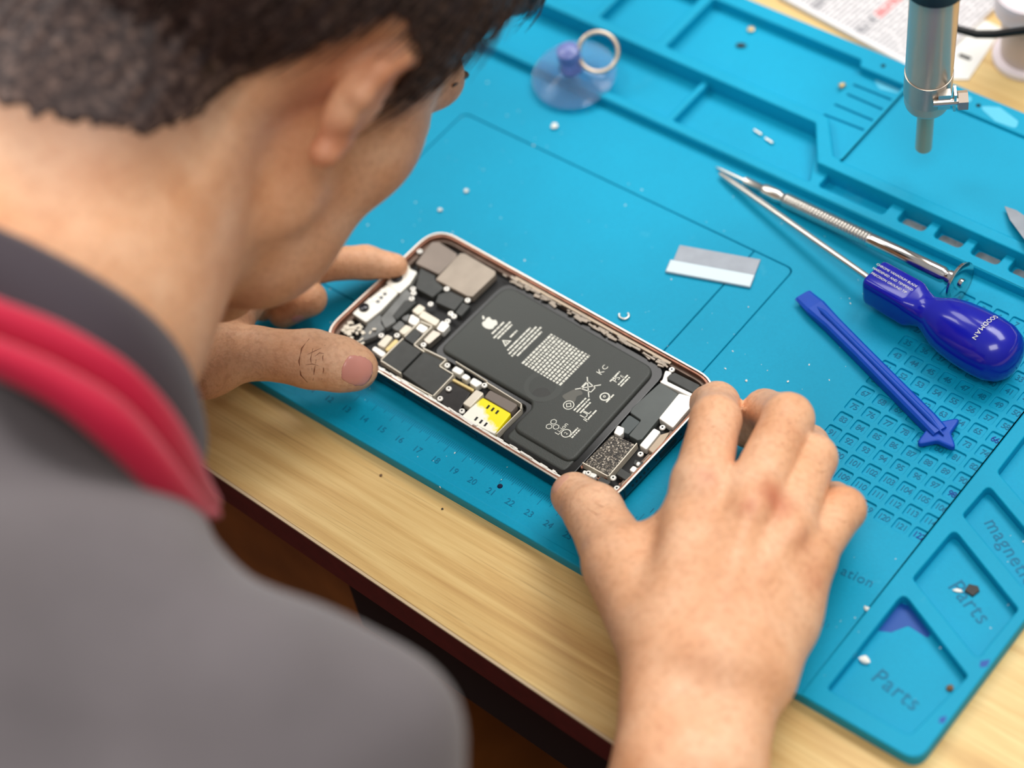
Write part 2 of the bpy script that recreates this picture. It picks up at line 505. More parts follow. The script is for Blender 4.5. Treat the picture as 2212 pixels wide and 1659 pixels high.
INK2 = mat('ink_stained_silicone', (0, 74, 158), rough=.5)
slab('ink_stain', INK2, rounded([(M(u, v, -.33)[0], M(u, v, -.33)[1]) for u, v in [(1945, 1302), (1968, 1310), (2012, 1360), (2006, 1380), (1962, 1352), (1925, 1366), (1890, 1362), (1908, 1332)]], .12, 4), [], -.33 - TZ, -.326 - TZ, 0, mat_o)
slab('ink_stain', INK2, rounded([(M(u, v, .16)[0], M(u, v, .16)[1]) for u, v in [(2118, 1428), (2140, 1424), (2132, 1440), (2116, 1442)]], .05, 4), [], .16 - TZ, .164 - TZ, 0, mat_o)
slab('ink_stain', INK2, rounded([(M(u, v, .16)[0], M(u, v, .16)[1]) for u, v in [(2030, 1550), (2046, 1546), (2040, 1562), (2028, 1562)]], .05, 4), [], .16 - TZ, .164 - TZ, 0, mat_o)
RES = mat('pale_residue', (84, 184, 212), rough=.6)
for pts in ([(1886, 172), (1915, 172), (1946, 190), (1944, 203), (1900, 192)], [(2112, 228), (2160, 232), (2200, 262), (2195, 278), (2150, 262)], [(2072, 206), (2100, 208), (2098, 222), (2076, 218)]):
    zz = BT if pts[0][0] > 2000 else .56
    slab('dried_residue', RES, rounded([(M(u, v, zz)[0], M(u, v, zz)[1]) for u, v in pts], .2, 4), [], zz - TZ, zz - TZ + .006, 0, mat_o)
# ================================================================ the opened phone
PA = -0.03340; PZ = .938
phone = empty('smartphone', (9.901, 10.818, PZ - .74), PA)
tag(phone, 'opened smartphone with exposed black battery and circuit boards held between two hands', 'phone')
TEAL_METAL = mat('dark_teal_metal', (12, 62, 78), rough=.32, metal=.55, spec=.5)
RIM = mat('bright_rim_metal', (226, 214, 200), rough=.3, metal=.75)
COPPER = mat('copper_inner_wall', (150, 104, 84), rough=.4, metal=.6, var=.3, vscale=250)
GASKET = mat('black_gasket', (14, 14, 15), rough=.55)
PM = {
 'plate_brown': mat('grey_brown_plate', (134, 122, 112), rough=.42, metal=.3, var=.1, vscale=90),
 'plate_beige': mat('beige_metal_plate', (158, 146, 132), rough=.42, metal=.3, var=.1, vscale=120),
 'graphite': mat('graphite_tape', (62, 64, 62), rough=.5, var=.12, vscale=300),
 'silver': mat('silver_housing', (226, 224, 214), rough=.35, metal=.4),
 'cream': mat('cream_connector', (222, 214, 196), rough=.4, metal=.25),
 'flexgrey': mat('grey_flex', (112, 114, 112), rough=.42, var=.2, vscale=150),
 'white_part': mat('white_metal', (240, 238, 230), rough=.32, metal=.25),
 'steel': mat('brushed_steel', (176, 168, 156), rough=.3, metal=.8),
 'brass': mat('brass_strip', (206, 184, 128), rough=.35, metal=.5),
 'boardblack': mat('black_circuit_board', (34, 31, 30), rough=.45, var=.3, vscale=400),
 'taupe': mat('taupe_cover', (122, 112, 104), rough=.55),
 'simplate': None,
 'slate': mat('slate_plastic', (84, 90, 88), rough=.45, var=.08, vscale=120),
 'slate2': mat('slate_plastic_dark', (76, 84, 84), rough=.45),
 'tan': mat('tan_bracket', (182, 164, 142), rough=.45, metal=.3),
 'speckle': None}
m = mat('yellow_white_plate', (250, 236, 30), rough=.4); q = NT(m); PM['simplate'] = m
tc = q.n('ShaderNodeTexCoord'); sp = q.n('ShaderNodeSeparateXYZ', i_0=tc.outputs['Object'])
nz = q.n('ShaderNodeTexNoise', i_Vector=tc.outputs['Object'], i_Scale=420.0, i_Detail=4.0)
ff = q.math('ADD', q.math('MULTIPLY', sp.outputs[1], 170.0), q.math('MULTIPLY', sp.outputs[0], 75.0))
ff = q.math('ADD', ff, q.math('MULTIPLY', nz.outputs['Fac'], 1.1))
q.t.links.new(q.ramp(q.math('MULTIPLY_ADD', ff, 1.0, -8.35), [(.25, rgb(248, 246, 232)), (.62, rgb(250, 232, 20))]), q.b.inputs['Base Color'])
m = mat('speckled_tape', (70, 64, 56), rough=.45); q = NT(m); PM['speckle'] = m
tc = q.n('ShaderNodeTexCoord'); nz = q.n('ShaderNodeTexNoise', i_Vector=tc.outputs['Object'], i_Scale=1300.0, i_Detail=3.0)
q.t.links.new(q.ramp(nz.outputs['Fac'], [(.42, rgb(34, 31, 28)), (.56, rgb(92, 84, 72)), (.68, rgb(205, 196, 180))]), q.b.inputs['Base Color'])

PL, PW = 16.05, 7.78
ZR = .74
def ro(ins, r): return rounded([(ins, ins), (PL - ins, ins), (PL - ins, PW - ins), (ins, PW - ins)], r, 8)
# shell: teal band, bright rim, inner ledge, floor
slab('frame', TEAL_METAL, ro(0, 1.25), [ro(.11, 1.15)], .06, ZR - .035, .09, phone, nb=3)
slab('back_glass', TEAL_METAL, ro(.06, 1.2), [], 0, .12, .04, phone)
slab('rim', RIM, ro(.015, 1.24), [ro(.10, 1.16)], ZR - .05, ZR, .015, phone)
slab('inner_wall', COPPER, ro(.10, 1.16), [ro(.2, 1.1)], .1, ZR - .06, .01, phone)
LEDGE = mat('brown_ledge', (112, 94, 82), rough=.45, metal=.4, var=.3, vscale=200)
slab('inner_ledge', LEDGE, ro(.2, 1.1), [rounded([(.42, .36), (PL - .42, .36), (PL - .42, PW - .36), (.42, PW - .36)], .8, 6)], .1, ZR - .24, .01, phone)
slab('chassis_floor', GASKET, ro(.2, 1.1), [], .1, ZR - .48, 0, phone)
# camera bump under the far corner
slab('camera_bump', TEAL_METAL, rect(.4, 4.2, 3.7, 7.4, .6), [], -.18, .02, .06, phone)
# side details
SBM = mat('side_button_metal', (20, 78, 90), rough=.3, metal=.6)
for x, w in ((3.05, .62), (4.55, 1.0), (6.05, 1.0)):
    MB().box((x, -.012, .38), (w, .05, .16)).build('side_button', SBM, phone)
b = MB(); b.box((8.35, -.004, .38), (1.55, .03, .14)); b.build('sim_tray', mat('sim_tray_metal', (16, 66, 80), rough=.35, metal=.5), phone)
b = MB()
for y in (1.75, 2.0, 2.25, 2.5, 2.75, 3.28, 4.9, 5.3, 5.55, 5.8, 6.05):
    MB().lathe([(-.03, .07 if y not in (3.28, 4.9) else .05), (.012, .07 if y not in (3.28, 4.9) else .05)], (PL, y, .38), (1, 0, 0), 10).build('speaker_hole', GASKET, phone)
slab('charging_port', GASKET, rect(3.5, -.15, 4.6, .15, .14), [], -.02, .015, 0, phone).matrix_local = frame4((PL, 0, .38), (0, 1, 0), (0, 0, 1))
ARM = mat('antenna_line_resin', (10, 44, 54), rough=.5)
for p_, d_ in (((PL + .001, 1.25, .37), (.02, .1, .52)), ((1.3, -.001, .37), (.1, .02, .52)), ((14.6, -.001, .37), (.1, .02, .52))):
    MB().box(p_, d_).build('antenna_line', ARM, phone)

COMPS = [
 ('camera_cover_plate','plate_brown',-0.45,-0.1,[(0.41, 6.96), (0.69, 7.15), (1.85, 7.07), (1.96, 6.91), (1.99, 5.69), (0.66, 5.6)]),
 ('camera_cover_plate','plate_beige',-0.45,-0.06,[(1.96, 7.14), (2.14, 7.26), (3.99, 7.22), (4.12, 7.07), (4.11, 5.52), (3.87, 5.42), (2.07, 5.37)]),
 ('camera_frame_plastic','graphite',-0.5,-0.16,[(0.98, 5.55), (1.85, 5.59), (1.99, 5.43), (2.65, 5.26), (2.59, 4.57), (1.59, 4.56), (1.32, 4.98)]),
 ('flex_cover','graphite',-0.5,-0.18,[(2.95, 5.29), (3.8, 5.34), (3.89, 4.55), (2.87, 4.45), (2.68, 4.85)]),
 ('flex_tab','graphite',-0.5,-0.2,[(3.86, 5.14), (4.29, 5.16), (4.34, 4.48), (3.98, 4.5)]),
 ('sensor_housing','silver',-0.45,-0.1,[(0.12, 5.18), (1.07, 5.27), (1.27, 4.55), (1.26, 3.87), (0.35, 3.99)]),
 ('sensor_housing','silver',-0.45,-0.12,[(0.44, 4.01), (1.17, 3.9), (1.24, 2.7), (1.15, 1.82), (0.28, 1.86), (0.28, 2.51)]),
 ('sensor_window','cream',-0.45,-0.07,[(0.19, 4.93), (0.32, 5.35), (0.65, 5.3), (0.61, 4.77)]),
 ('flex_ribbon','flexgrey',-0.5,-0.2,[(1.24, 4.3), (1.75, 4.24), (1.89, 3.03), (2.15, 2.62), (2.03, 2.08), (1.45, 2.4)]),
 ('flex_ribbon','flexgrey',-0.5,-0.22,[(1.16, 1.9), (1.28, 2.64), (1.65, 2.23), (2.01, 2.09), (1.96, 1.53), (1.56, 0.75)]),
 ('shield_can','graphite',-0.5,-0.15,[(2.19, 4.02), (2.15, 2.69), (1.83, 2.8), (1.69, 3.76)]),
 ('board_connector','cream',-0.45,-0.13,[(2.38, 3.94), (2.77, 3.94), (2.79, 3.43), (2.36, 3.46)]),
 ('board_connector','cream',-0.45,-0.12,[(2.77, 3.76), (3.77, 3.76), (3.83, 3.38), (2.83, 3.38)]),
 ('board_connector','white_part',-0.45,-0.13,[(2.45, 3.33), (3.0, 3.31), (3.05, 2.89), (2.66, 2.89)]),
 ('board_connector','flexgrey',-0.45,-0.15,[(2.27, 3.06), (2.4, 3.32), (2.63, 2.88), (2.27, 2.87)]),
 ('board_connector','cream',-0.45,-0.14,[(2.67, 2.74), (3.04, 2.77), (3.02, 2.24), (2.67, 2.26)]),
 ('board_connector','flexgrey',-0.45,-0.16,[(2.28, 2.79), (2.64, 2.74), (2.64, 2.26), (2.26, 2.26)]),
 ('board_connector','white_part',-0.45,-0.1,[(3.17, 3.13), (3.66, 3.14), (3.67, 2.76), (3.21, 2.78)]),
 ('board_connector','white_part',-0.45,-0.1,[(3.86, 3.79), (4.33, 3.79), (4.37, 3.27), (3.97, 3.29)]),
 ('contact_block','steel',-0.45,-0.1,[(3.9, 3.18), (4.34, 3.22), (4.3, 2.43), (3.92, 2.49)]),
 ('board_connector','cream',-0.45,-0.12,[(2.37, 1.84), (2.71, 1.88), (2.8, 1.2), (2.39, 1.18)]),
 ('board_connector','brass',-0.45,-0.13,[(2.84, 1.88), (3.07, 1.88), (3.07, 1.14), (2.86, 1.16)]),
 ('board_connector','white_part',-0.45,-0.12,[(2.36, 1.07), (3.06, 1.06), (3.09, 0.76), (2.39, 0.83)]),
 ('logic_board_shield','graphite',-0.45,-0.13,[(3.16, 2.03), (4.27, 1.99), (4.3, 0.62), (3.2, 0.61)]),
 ('logic_board_shield','graphite',-0.45,-0.14,[(3.18, 2.8), (3.61, 2.7), (3.71, 2.09), (3.13, 2.12)]),
 ('logic_board_shield','graphite',-0.45,-0.12,[(4.37, 2.04), (5.43, 2.12), (5.46, 1.77), (6.25, 1.75), (6.3, 0.47), (4.42, 0.59)]),
 ('board_connector','white_part',-0.45,-0.12,[(6.04, 2.23), (6.52, 2.24), (6.52, 1.93), (6.04, 1.92)]),
 ('board_connector','white_part',-0.45,-0.12,[(6.65, 2.15), (6.99, 2.13), (6.96, 1.86), (6.62, 1.87)]),
 ('board_connector','white_part',-0.45,-0.12,[(7.08, 2.18), (7.63, 2.19), (7.54, 1.82), (7.13, 1.85)]),
 ('circuit_board','boardblack',-0.5,-0.2,[(6.42, 0.51), (6.37, 1.53), (7.49, 1.55), (7.76, 0.39), (7.06, 0.33)]),
 ('board_connector','brass',-0.45,-0.12,[(6.42, 1.67), (7.55, 1.73), (7.59, 1.57), (6.42, 1.52)]),
 ('board_connector','cream',-0.45,-0.1,[(7.63, 1.74), (8.05, 1.78), (8.05, 0.86), (7.65, 0.83)]),
 ('chip_cover','taupe',-0.45,-0.1,[(8.13, 2.05), (9.63, 2.12), (9.66, 1.63), (8.19, 1.62)]),
 ('sim_reader','simplate',-0.45,-0.14,[(8.13, 1.59), (9.68, 1.62), (9.81, 0.41), (8.05, 0.25), (8.06, 0.84)]),
 ('speaker_cover','slate',-0.5,-0.14,[(13.78, 6.44), (14.76, 6.38), (14.83, 6.19), (15.01, 3.67), (14.89, 3.52), (14.43, 3.51), (14.36, 4.42), (13.74, 4.47), (13.65, 4.71)]),
 ('speaker_cover','slate2',-0.5,-0.18,[(13.75, 4.4), (14.37, 4.37), (14.37, 3.57), (14.15, 3.53), (13.8, 3.77)]),
 ('antenna_bracket','white_part',-0.45,-0.1,[(13.56, 7.05), (13.9, 7.13), (13.86, 6.8), (14.02, 6.63), (15.43, 6.71), (15.42, 6.52), (13.77, 6.4), (13.78, 6.59)]),
 ('antenna_module','graphite',-0.45,-0.12,[(13.84, 6.95), (13.96, 7.19), (15.25, 7.25), (15.29, 6.75), (14.6, 6.74), (13.96, 6.73)]),
 ('charging_port_cover','white_part',-0.45,-0.08,[(14.81, 6.39), (15.5, 6.59), (15.65, 6.45), (15.73, 4.8), (14.93, 4.87)]),
 ('microphone_block','white_part',-0.45,-0.1,[(15.07, 4.39), (15.43, 4.4), (15.52, 3.32), (15.13, 3.34)]),
 ('port_bracket','tan',-0.45,-0.08,[(15.51, 4.26), (15.76, 4.64), (15.94, 3.44), (15.87, 3.32), (15.57, 3.36)]),
 ('haptic_motor','speckle',-0.5,-0.1,[(13.87, 3.15), (14.96, 3.31), (15.07, 1.42), (13.85, 1.36)]),
 ('ground_tab','white_part',-0.45,-0.13,[(13.72, 3.67), (14.05, 3.72), (14.19, 3.49), (14.17, 3.26), (13.85, 3.25)]),
 ('port_bracket','tan',-0.45,-0.2,[(15.72, 3.31), (15.92, 3.36), (16.0, 1.78), (15.86, 1.22), (15.71, 1.47)]),
 ('corner_block','graphite',-0.5,-0.12,[(14.82, 1.24), (15.35, 1.26), (15.31, 0.88), (14.84, 0.97)]),
 ('port_bracket','graphite',-0.45,-0.18,[(15.38, 2.74), (15.85, 2.83), (15.84, 2.47), (15.47, 2.5)]),
 ('port_bracket','graphite',-0.45,-0.18,[(15.18, 2.07), (15.77, 2.07), (15.73, 1.69), (15.23, 1.7)]),
 ('board_connector','white_part',-0.45,-0.14,[(15.54, 2.43), (15.77, 2.44), (15.81, 2.15), (15.55, 2.14)]),
 ('board_connector','white_part',-0.45,-0.12,[(15.57, 2.69), (15.73, 2.71), (15.75, 2.5), (15.6, 2.51)]),
 ('ground_tab','white_part',-0.45,-0.13,[(14.03, 1.1), (14.66, 1.25), (14.65, 1.01), (14.09, 0.91)]),
]
for nm, mm, z0, z1, pts in COMPS:
    slab(nm, PM[mm], rounded(pts, .09 if mm != 'graphite' else .06, 3), [], ZR + z0, ZR + z1, .035, phone)
def strip(name, m, pts, w, z0, z1, closed=False):
    b = MB()
    P = [np.array(p) for p in pts] + ([np.array(pts[0])] if closed else [])
    for a, c in zip(P[:-1], P[1:]):
        d = c - a; L = np.linalg.norm(d)
        b.box(((a[0] + c[0]) / 2, (a[1] + c[1]) / 2, ZR + (z0 + z1) / 2), (L + w, w, z1 - z0), math.atan2(d[1], d[0]))
    return b.build(name, m, phone)
strip('board_edge', PM['cream'], [(3.12, 2.2), (3.09, 3.21), (3.74, 3.3), (3.77, 2.07), (4.38, 2.03)], .05, -.4, -.1)
strip('board_edge', PM['cream'], [(3.13, 2.04), (3.15, .60), (4.35, .57)], .05, -.4, -.1)
strip('board_edge', PM['cream'], [(4.26, 2.14), (5.49, 2.24), (5.48, 1.80), (6.31, 1.8), (6.36, .41), (4.35, .33)], .05, -.4, -.09)
strip('reader_edge', PM['cream'], [(7.75, 2.28), (9.72, 2.24), (9.9, 2.0), (9.9, .45)], .04, -.45, -.1)
strip('reader_edge', PM['cream'], [(5.9, 2.4), (7.7, 2.36)], .03, -.45, -.12)
strip('motor_edge', PM['cream'], [(15.0, 3.34), (15.1, 1.39), (13.82, 1.33)], .045, -.45, -.08)
def dotmesh(name, m, pts, r, z, h=.02):
    b = MB()
    for x, y in pts: b.lathe([(0, r), (h, r), (h + .005, r * .6)], (x, y, ZR + z), (0, 0, 1), 10)
    return b.build(name, m, phone)
b = MB()
for x, y in [(8.65, 1.33), (8.9, 1.34), (9.15, 1.34), (8.65, .57), (8.92, .57), (9.18, .57)]:
    b.box((x, y, ZR - .135), (.09, .2, .012), .1)
b.build('reader_slot', GASKET, phone)
# screws, each with a slotted head
SC =  [(4.11, 2.3), (5.73, 2.03), (1.58, 4.42), (1.77, 4.25), (1.92, 3.96), (2.83, 5.26), (4.04, 5.28), (3.92, 4.29), (4.15, 4.25), (4.1, 3.89), (2.79, 2.04), (2.22, 1.65), (2.82, 4.2), (6.63, 1.11), (6.68, 0.5), (7.77, 2.11), (7.89, 0.53), (15.45, 3.03), (15.34, 4.61), (15.29, 1.46), (14.31, 1.07), (15.74, 1.14), (13.77, 7.23), (0.34, 6.24)]
sm_ = MB(); sm_.lathe([(0, .13), (.05, .13), (.075, .1), (.075, .05), (.05, .045)], (0, 0, 0), (0, 0, 1), 16)
sme = sm_.mesh('screw'); smooth_angle(sme); sme.materials.append(PM['white_part'])
so_ = MB(); so_.lathe([(0, .04), (.004, .04)], (0, 0, .072), (0, 0, 1), 8); some = so_.mesh('screw_socket'); some.materials.append(GASKET)
for x, y in SC:
    o = bpy.data.objects.new('screw', sme); COL.objects.link(o); o.parent = phone
    o.location = (x * S, y * S, (ZR - .16) * S)
    o2 = bpy.data.objects.new('screw_socket', some); COL.objects.link(o2); o2.parent = o
# front sensors
GLASS_DK = mat('dark_lens_glass', (16, 17, 30), rough=.12, spec=.6, coat=.5)
for x, y, r in [(0.57, 4.47, 0.259), (0.51, 2.39, 0.226)]:
    l = MB().lathe([(-.3, r), (0, r), (.02, r * .9), (.02, r * .7), (-.02, r * .6)], (x, y, ZR - .06), (0, 0, 1), 24).build('camera_lens', GASKET, phone, 40)
    MB().lathe([(-.03, r * .62), (.0, r * .62), (.02, r * .3)], (x, y, ZR - .07), (0, 0, 1), 20).build('lens_glass', GLASS_DK, l, 40)
dotmesh('sensor_emitter', PM['white_part'], [(.55, 3.0), (.52, 3.3), (.5, 3.6), (.62, 3.78), (.42, 2.85)], .1, -.12)
dotmesh('sensor_window', GLASS_DK, [(.78, 3.0), (.75, 3.25), (.74, 3.5)], .09, -.12, .012)
# loose cluster of tiny parts in the near corner and scraps of solder along the sides
b = MB()
for k in range(34):
    x = .5 + rng.random() * 1.3; y = .75 + rng.random() * 1.0
    if x < 1.0 and y < .9: continue
    b.box((x, y, ZR - .3 + rng.random() * .18), (.08 + rng.random() * .22, .06 + rng.random() * .12, .06), rng.random() * 3)
b.build('corner_contacts', PM['cream'], phone)['kind'] = 'stuff'
b = MB()
for k in range(72):
    x = 4.4 + rng.random() * 9.0
    b.box((x, PW - .34 - rng.random() * .25, ZR - .22 + rng.random() * .08), (.1 + rng.random() * .4, .05 + rng.random() * .1, .06), (rng.random() - .5) * .5)
b.build('side_contacts', PM['plate_beige'], phone)['kind'] = 'stuff'
b = MB()
for k in range(60):
    x = 3.2 + rng.random() * 10.5
    b.box((x, .2 + rng.random() * .12, ZR - .12 + rng.random() * .05), (.12 + rng.random() * .6, .04 + rng.random() * .07, .05), (rng.random() - .5) * .15)
b.build('side_contacts', PM['white_part'], phone)['kind'] = 'stuff'
b = MB(); b.box((9.7, .27, ZR - .14), (9.5, .1, .05)); b.build('side_rail', PM['white_part'], phone)
b = MB(); b.box((9.2, PW - .3, ZR - .16), (8.6, .12, .05)); b.build('side_rail', PM['tan'], phone)
b = MB()
for k in range(40):
    x = 13.7 + rng.random() * 2.0; y = .8 + rng.random() * 1.2 if k < 20 else 6.4 + rng.random() * .9
    b.box((x, y, ZR - .34 + rng.random() * .1), (.06 + rng.random() * .2, .05 + rng.random() * .1, .05), rng.random() * 3)
b.build('corner_contacts', COPPER, phone)['kind'] = 'stuff'

# battery: L-shaped pillow with a sunken lower leg
BAT = mat('battery_wrap', (66, 69, 66), rough=.46, bump=.35, bscale=2600, spec=.45)
bz = ZR - .09
bo = [(4.86, 2.52), (10.0, 2.56), (10.2, 2.3), (10.2, 1.02), (13.42, 1.05), (13.22, 6.88), (4.86, 6.96)]
bat = slab('battery', BAT, rounded(bo, [.35, .25, .25, .45, .5, .6, .7], 6), [], ZR - .47, bz, .13, phone, sm=60, nb=4)
bord = mat('battery_border', (18, 19, 19), rough=.22)
slab('battery_fold', BAT, rounded([(10.22, .56), (13.4, .6), (13.4, 1.3), (10.22, 1.3)], [.3, .3, .1, .1], 5), [], ZR - .47, bz - .13, .1, bat, sm=60, nb=4)
bo2 = [(4.6, 2.28), (9.85, 2.32), (10.0, 2.15), (9.98, .38), (13.78, .43), (13.6, 7.2), (4.58, 7.24)]
slab('battery_tray', bord, rounded(bo2, [.4, .3, .25, .5, .5, .7, .8], 6), [], ZR - .48, ZR - .26, .05, phone, sm=60)
WHITE = mat('white_print', (226, 226, 214), rough=.5)
PT = bz + .004
def pm4(u, v, z=PT): return frame4((u, v, z), (0, 1, 0), (-1, 0, 0))
def dash_line(b, u, v0, v1, h, lo=.06, hi=.2, gap=.045):
    v = v0
    while v < v1:
        L = lo + rng.random() * (hi - lo)
        L = min(L, v1 - v)
        b.box((u, v + L / 2, PT), (h, L, .006)); v += L + gap
b = MB()
for k, (u, v0, v1) in enumerate([(6.2, 4.42, 5.22), (6.42, 4.28, 5.4), (6.58, 4.35, 5.3), (6.98, 4.72, 5.2),
                                 (7.36, 4.1, 5.62), (7.54, 3.98, 5.8), (7.72, 3.95, 5.9), (7.9, 4.1, 5.72)]):
    dash_line(b, u, v0, v1, .085, .05, .3, .03)
for k in range(13):
    dash_line(b, 8.36 + k * .172, 3.9, 5.86, .105, .05, .2, .04)
for u, v0, v1 in [(11.78, 3.2, 4.0), (11.93, 3.2, 4.05), (12.08, 3.25, 3.95), (12.62, 4.3, 4.8), (12.5, 2.05, 2.6), (12.62, 2.05, 2.6),
                  (12.05, 5.25, 5.9), (12.45, 5.3, 5.95), (12.58, 5.3, 5.9), (12.55, 3.2, 3.75)]:
    dash_line(b, u, v0, v1, .07, .06, .3, .03)
b.build('battery_print', WHITE, bat)
def flat(pts, z=PT, h=.005): return slab_mesh(pts, [], z, z + h, 0)
def ringpts(u, v, r, n=20): return [(u + r * math.cos(2 * math.pi * k / n), v + r * math.sin(2 * math.pi * k / n)) for k in range(n)]
def ring(u, v, r, w=.04): return slab_mesh(ringpts(u, v, r), [ringpts(u, v, r - w)], PT, PT + .005, 0)
def seg(mb, a, c, w=.035):
    a = np.array(a); c = np.array(c); d = c - a
    mb.box(((a[0] + c[0]) / 2, (a[1] + c[1]) / 2, PT), (np.linalg.norm(d), w, .006), math.atan2(d[1], d[0]))
# fruit logo (bitten apple with a leaf); up is -u, right is +v
ax = [(0, .30), (.10, .36), (.24, .36), (.35, .27), (.27, .15), (.27, -.02), (.38, -.13), (.30, -.30), (.17, -.42), (.06, -.38), (-.06, -.38), (-.18, -.42), (-.32, -.28), (-.38, -.05), (-.34, .2), (-.22, .35), (-.1, .36)]
bx = rounded([(x * .8, y * .8) for x, y in ax], .09, 3)
logo = [slab_mesh([(5.72 - y, 4.81 + x) for x, y in bx], [], PT, PT + .005, 0),
        slab_mesh([(5.72 - y, 4.81 + x) for x, y in [(.0, .34), (.03, .44), (.13, .53), (.17, .52), (.15, .42), (.08, .35)]], [], PT, PT + .005, 0)]
tri = lambda r: [(7.03 - r * math.sin(a), 4.4 + r * math.cos(a)) for a in (math.pi / 2, math.pi * 7 / 6, math.pi * 11 / 6)]
logo.append(slab_mesh(tri(.24), [tri(.13)], PT, PT + .005, 0))
logo += [ring(11.42, 3.3, .24), ring(12.38, 4.5, .22, .06), ring(12.28, 2.1, .22), ring(12.36, 4.5, .06, .03)]
sq = lambda r: [(11.42 + r, 3.3), (11.42, 3.3 + r), (11.42 - r, 3.3), (11.42, 3.3 - r)]
logo.append(slab_mesh(sq(.15), [sq(.1)], PT, PT + .005, 0))
logo += [text_mesh('Li-ion', .3, .002, pm4(11.98, 2.18)), text_mesh('UL', .42, .002, pm4(12.3, 3.35), spacing=.8), text_mesh('R', .3, .002, pm4(12.52, 3.12), spacing=.8),
         text_mesh('2', .22, .002, pm4(12.28, 2.1)), text_mesh('PS', .34, .002, pm4(12.2, 5.5)), text_mesh('K', .4, .002, pm4(11.4, 5.42)), text_mesh('C', .34, .002, pm4(11.4, 5.72)), text_mesh('E', .22, .002, pm4(12.3, 5.75))]
b = MB()
# crossed-out wheeled bin
for a, c in [((11.3, 4.25), (11.3, 4.75)), ((11.3, 4.28), (11.75, 4.36)), ((11.3, 4.72), (11.75, 4.64)), ((11.75, 4.36), (11.75, 4.64)), ((11.1, 4.1), (11.85, 4.9)), ((11.85, 4.1), (11.1, 4.9)), ((11.25, 4.35), (11.25, 4.65))]: seg(b, a, c, .045)
logo.append(b.mesh()); b = MB()
# three-arrow recycling mark made of hexagons
for k in range(3):
    a0 = k * 2 * math.pi / 3
    cu, cv_ = 11.55 + .17 * math.cos(a0), 2.12 + .17 * math.sin(a0)
    for j in range(6):
        a1, a2 = j * math.pi / 3, (j + 1) * math.pi / 3
        seg(b, (cu + .13 * math.cos(a1), cv_ + .13 * math.sin(a1)), (cu + .13 * math.cos(a2), cv_ + .13 * math.sin(a2)), .03)
logo.append(b.mesh()); b = MB(); seg(b, (7.03, 4.38), (7.03, 4.42), .1); logo.append(b.mesh())
for k, me in enumerate(logo): link('battery_symbol', me, WHITE, bat)
# wear marks on the wrap
SMUDGE = mat('grey_glue_smudge', (104, 104, 98), rough=.7)
slab('glue_smudge', SMUDGE, rounded([(10.85, 3.5), (11.05, 4.05), (11.35, 4.2), (11.55, 4.1), (11.4, 3.85), (11.55, 3.55), (11.2, 3.42)], .12, 4), [], PT - .006, PT, 0, bat)
ST1 = mat('faint_round_stain', (73, 76, 73), rough=.6); ST2 = mat('dark_round_stain', (58, 59, 57), rough=.5)
slab('wear_mark', ST1, ringpts(9.9, 3.5, .85, 30), [ringpts(9.86, 3.44, .58, 24)], PT - .006, PT - .001, 0, bat)
slab('wear_mark', ST2, ringpts(10.12, 3.06, .4, 24), [], PT - .006, PT - .0015, 0, bat)
# ================================================================ tools and small things on the mat
CHROME = mat('polished_steel', (214, 210, 206), rough=.12, metal=1.0)
STEEL = mat('satin_steel', (226, 222, 214), rough=.28, metal=1.0)
STEELD = mat('worn_steel', (190, 176, 162), rough=.32, metal=.75)
BLUEP = mat('blue_plastic', (16, 22, 160), rough=.2, spec=.5, coat=.3)
BLUEM = mat('blue_matte_plastic', (14, 72, 178), rough=.42, spec=.4, var=.05, vscale=200)
def axis_frame(a, b):
    x = np.array(b) - np.array(a); L = np.linalg.norm(x); x /= L
    y = np.cross([0, 0, 1.0], x); y /= np.linalg.norm(y); z = np.cross(x, y)
    return x, y, z, L
# blue screwdriver
a = M(1556, 376, .22); bq = M(1885, 607, 1.22); c = M(2196, 785, 1.35)
sd = empty('screwdriver', (bq[0], bq[1], 0))
tag(sd, 'blue handled screwdriver with long steel shaft lying across the mat', 'screwdriver')
def sub(o, base): o.location = -base.location; return o
x, y, z, L = axis_frame(a, bq)
sub(MB().tube([a, a + x * .5, a + x * .9, bq + x * .5], [.10, .13, .155, .155], 16).build('shaft', STEEL, sd, 40), sd)
hx, hy, hz, HL = axis_frame(bq, c)
def loft(sections, name, m, parent, n=28, sm=40):
    """sections: (distance, half width, half height, squareness)"""
    mb = MB(); vs_ = []
    for d_, w, h, e in sections:
        for k in range(n):
            t = 2 * math.pi * (k + .5) / n
            cs, sn = math.cos(t), math.sin(t)
            p = bq + hx * d_ + hy * (w * math.copysign(abs(cs) ** e, cs)) + hz * (h * math.copysign(abs(sn) ** e, sn))
            vs_.append(p)
    m_ = len(sections)
    fs_ = [(i * n + k, i * n + (k + 1) % n, (i + 1) * n + (k + 1) % n, (i + 1) * n + k) for i in range(m_ - 1) for k in range(n)]
    fs_.append(tuple(range(n - 1, -1, -1))); fs_.append(tuple((m_ - 1) * n + k for k in range(n)))
    mb.add(vs_, fs_)
    return mb.build(name, m, parent, sm)
secs = [(0, .62, .62, .34), (.08, .74, .74, .34), (.2, .78, .78, .34), (2.0, .80, .80, .34), (2.15, .80, .8, .42), (2.5, .72, .72, .7), (2.85, .72, .72, 1), (3.2, .86, .86, 1), (3.7, 1.12, 1.1, 1), (4.3, 1.26, 1.22, 1), (5.0, 1.34, 1.28, 1), (5.8, 1.36, 1.3, 1), (6.4, 1.3, 1.26, 1), (6.85, 1.1, 1.08, 1), (7.1, .85, .84, 1), (7.25, .5, .5, 1), (7.3, .1, .1, 1)]
sc_ = HL * 1.0 / 7.3
secs = [(d_ * sc_, w, h, e) for d_, w, h, e in secs]
sub(loft(secs, 'handle', BLUEP, sd, 36), sd)
mes = []
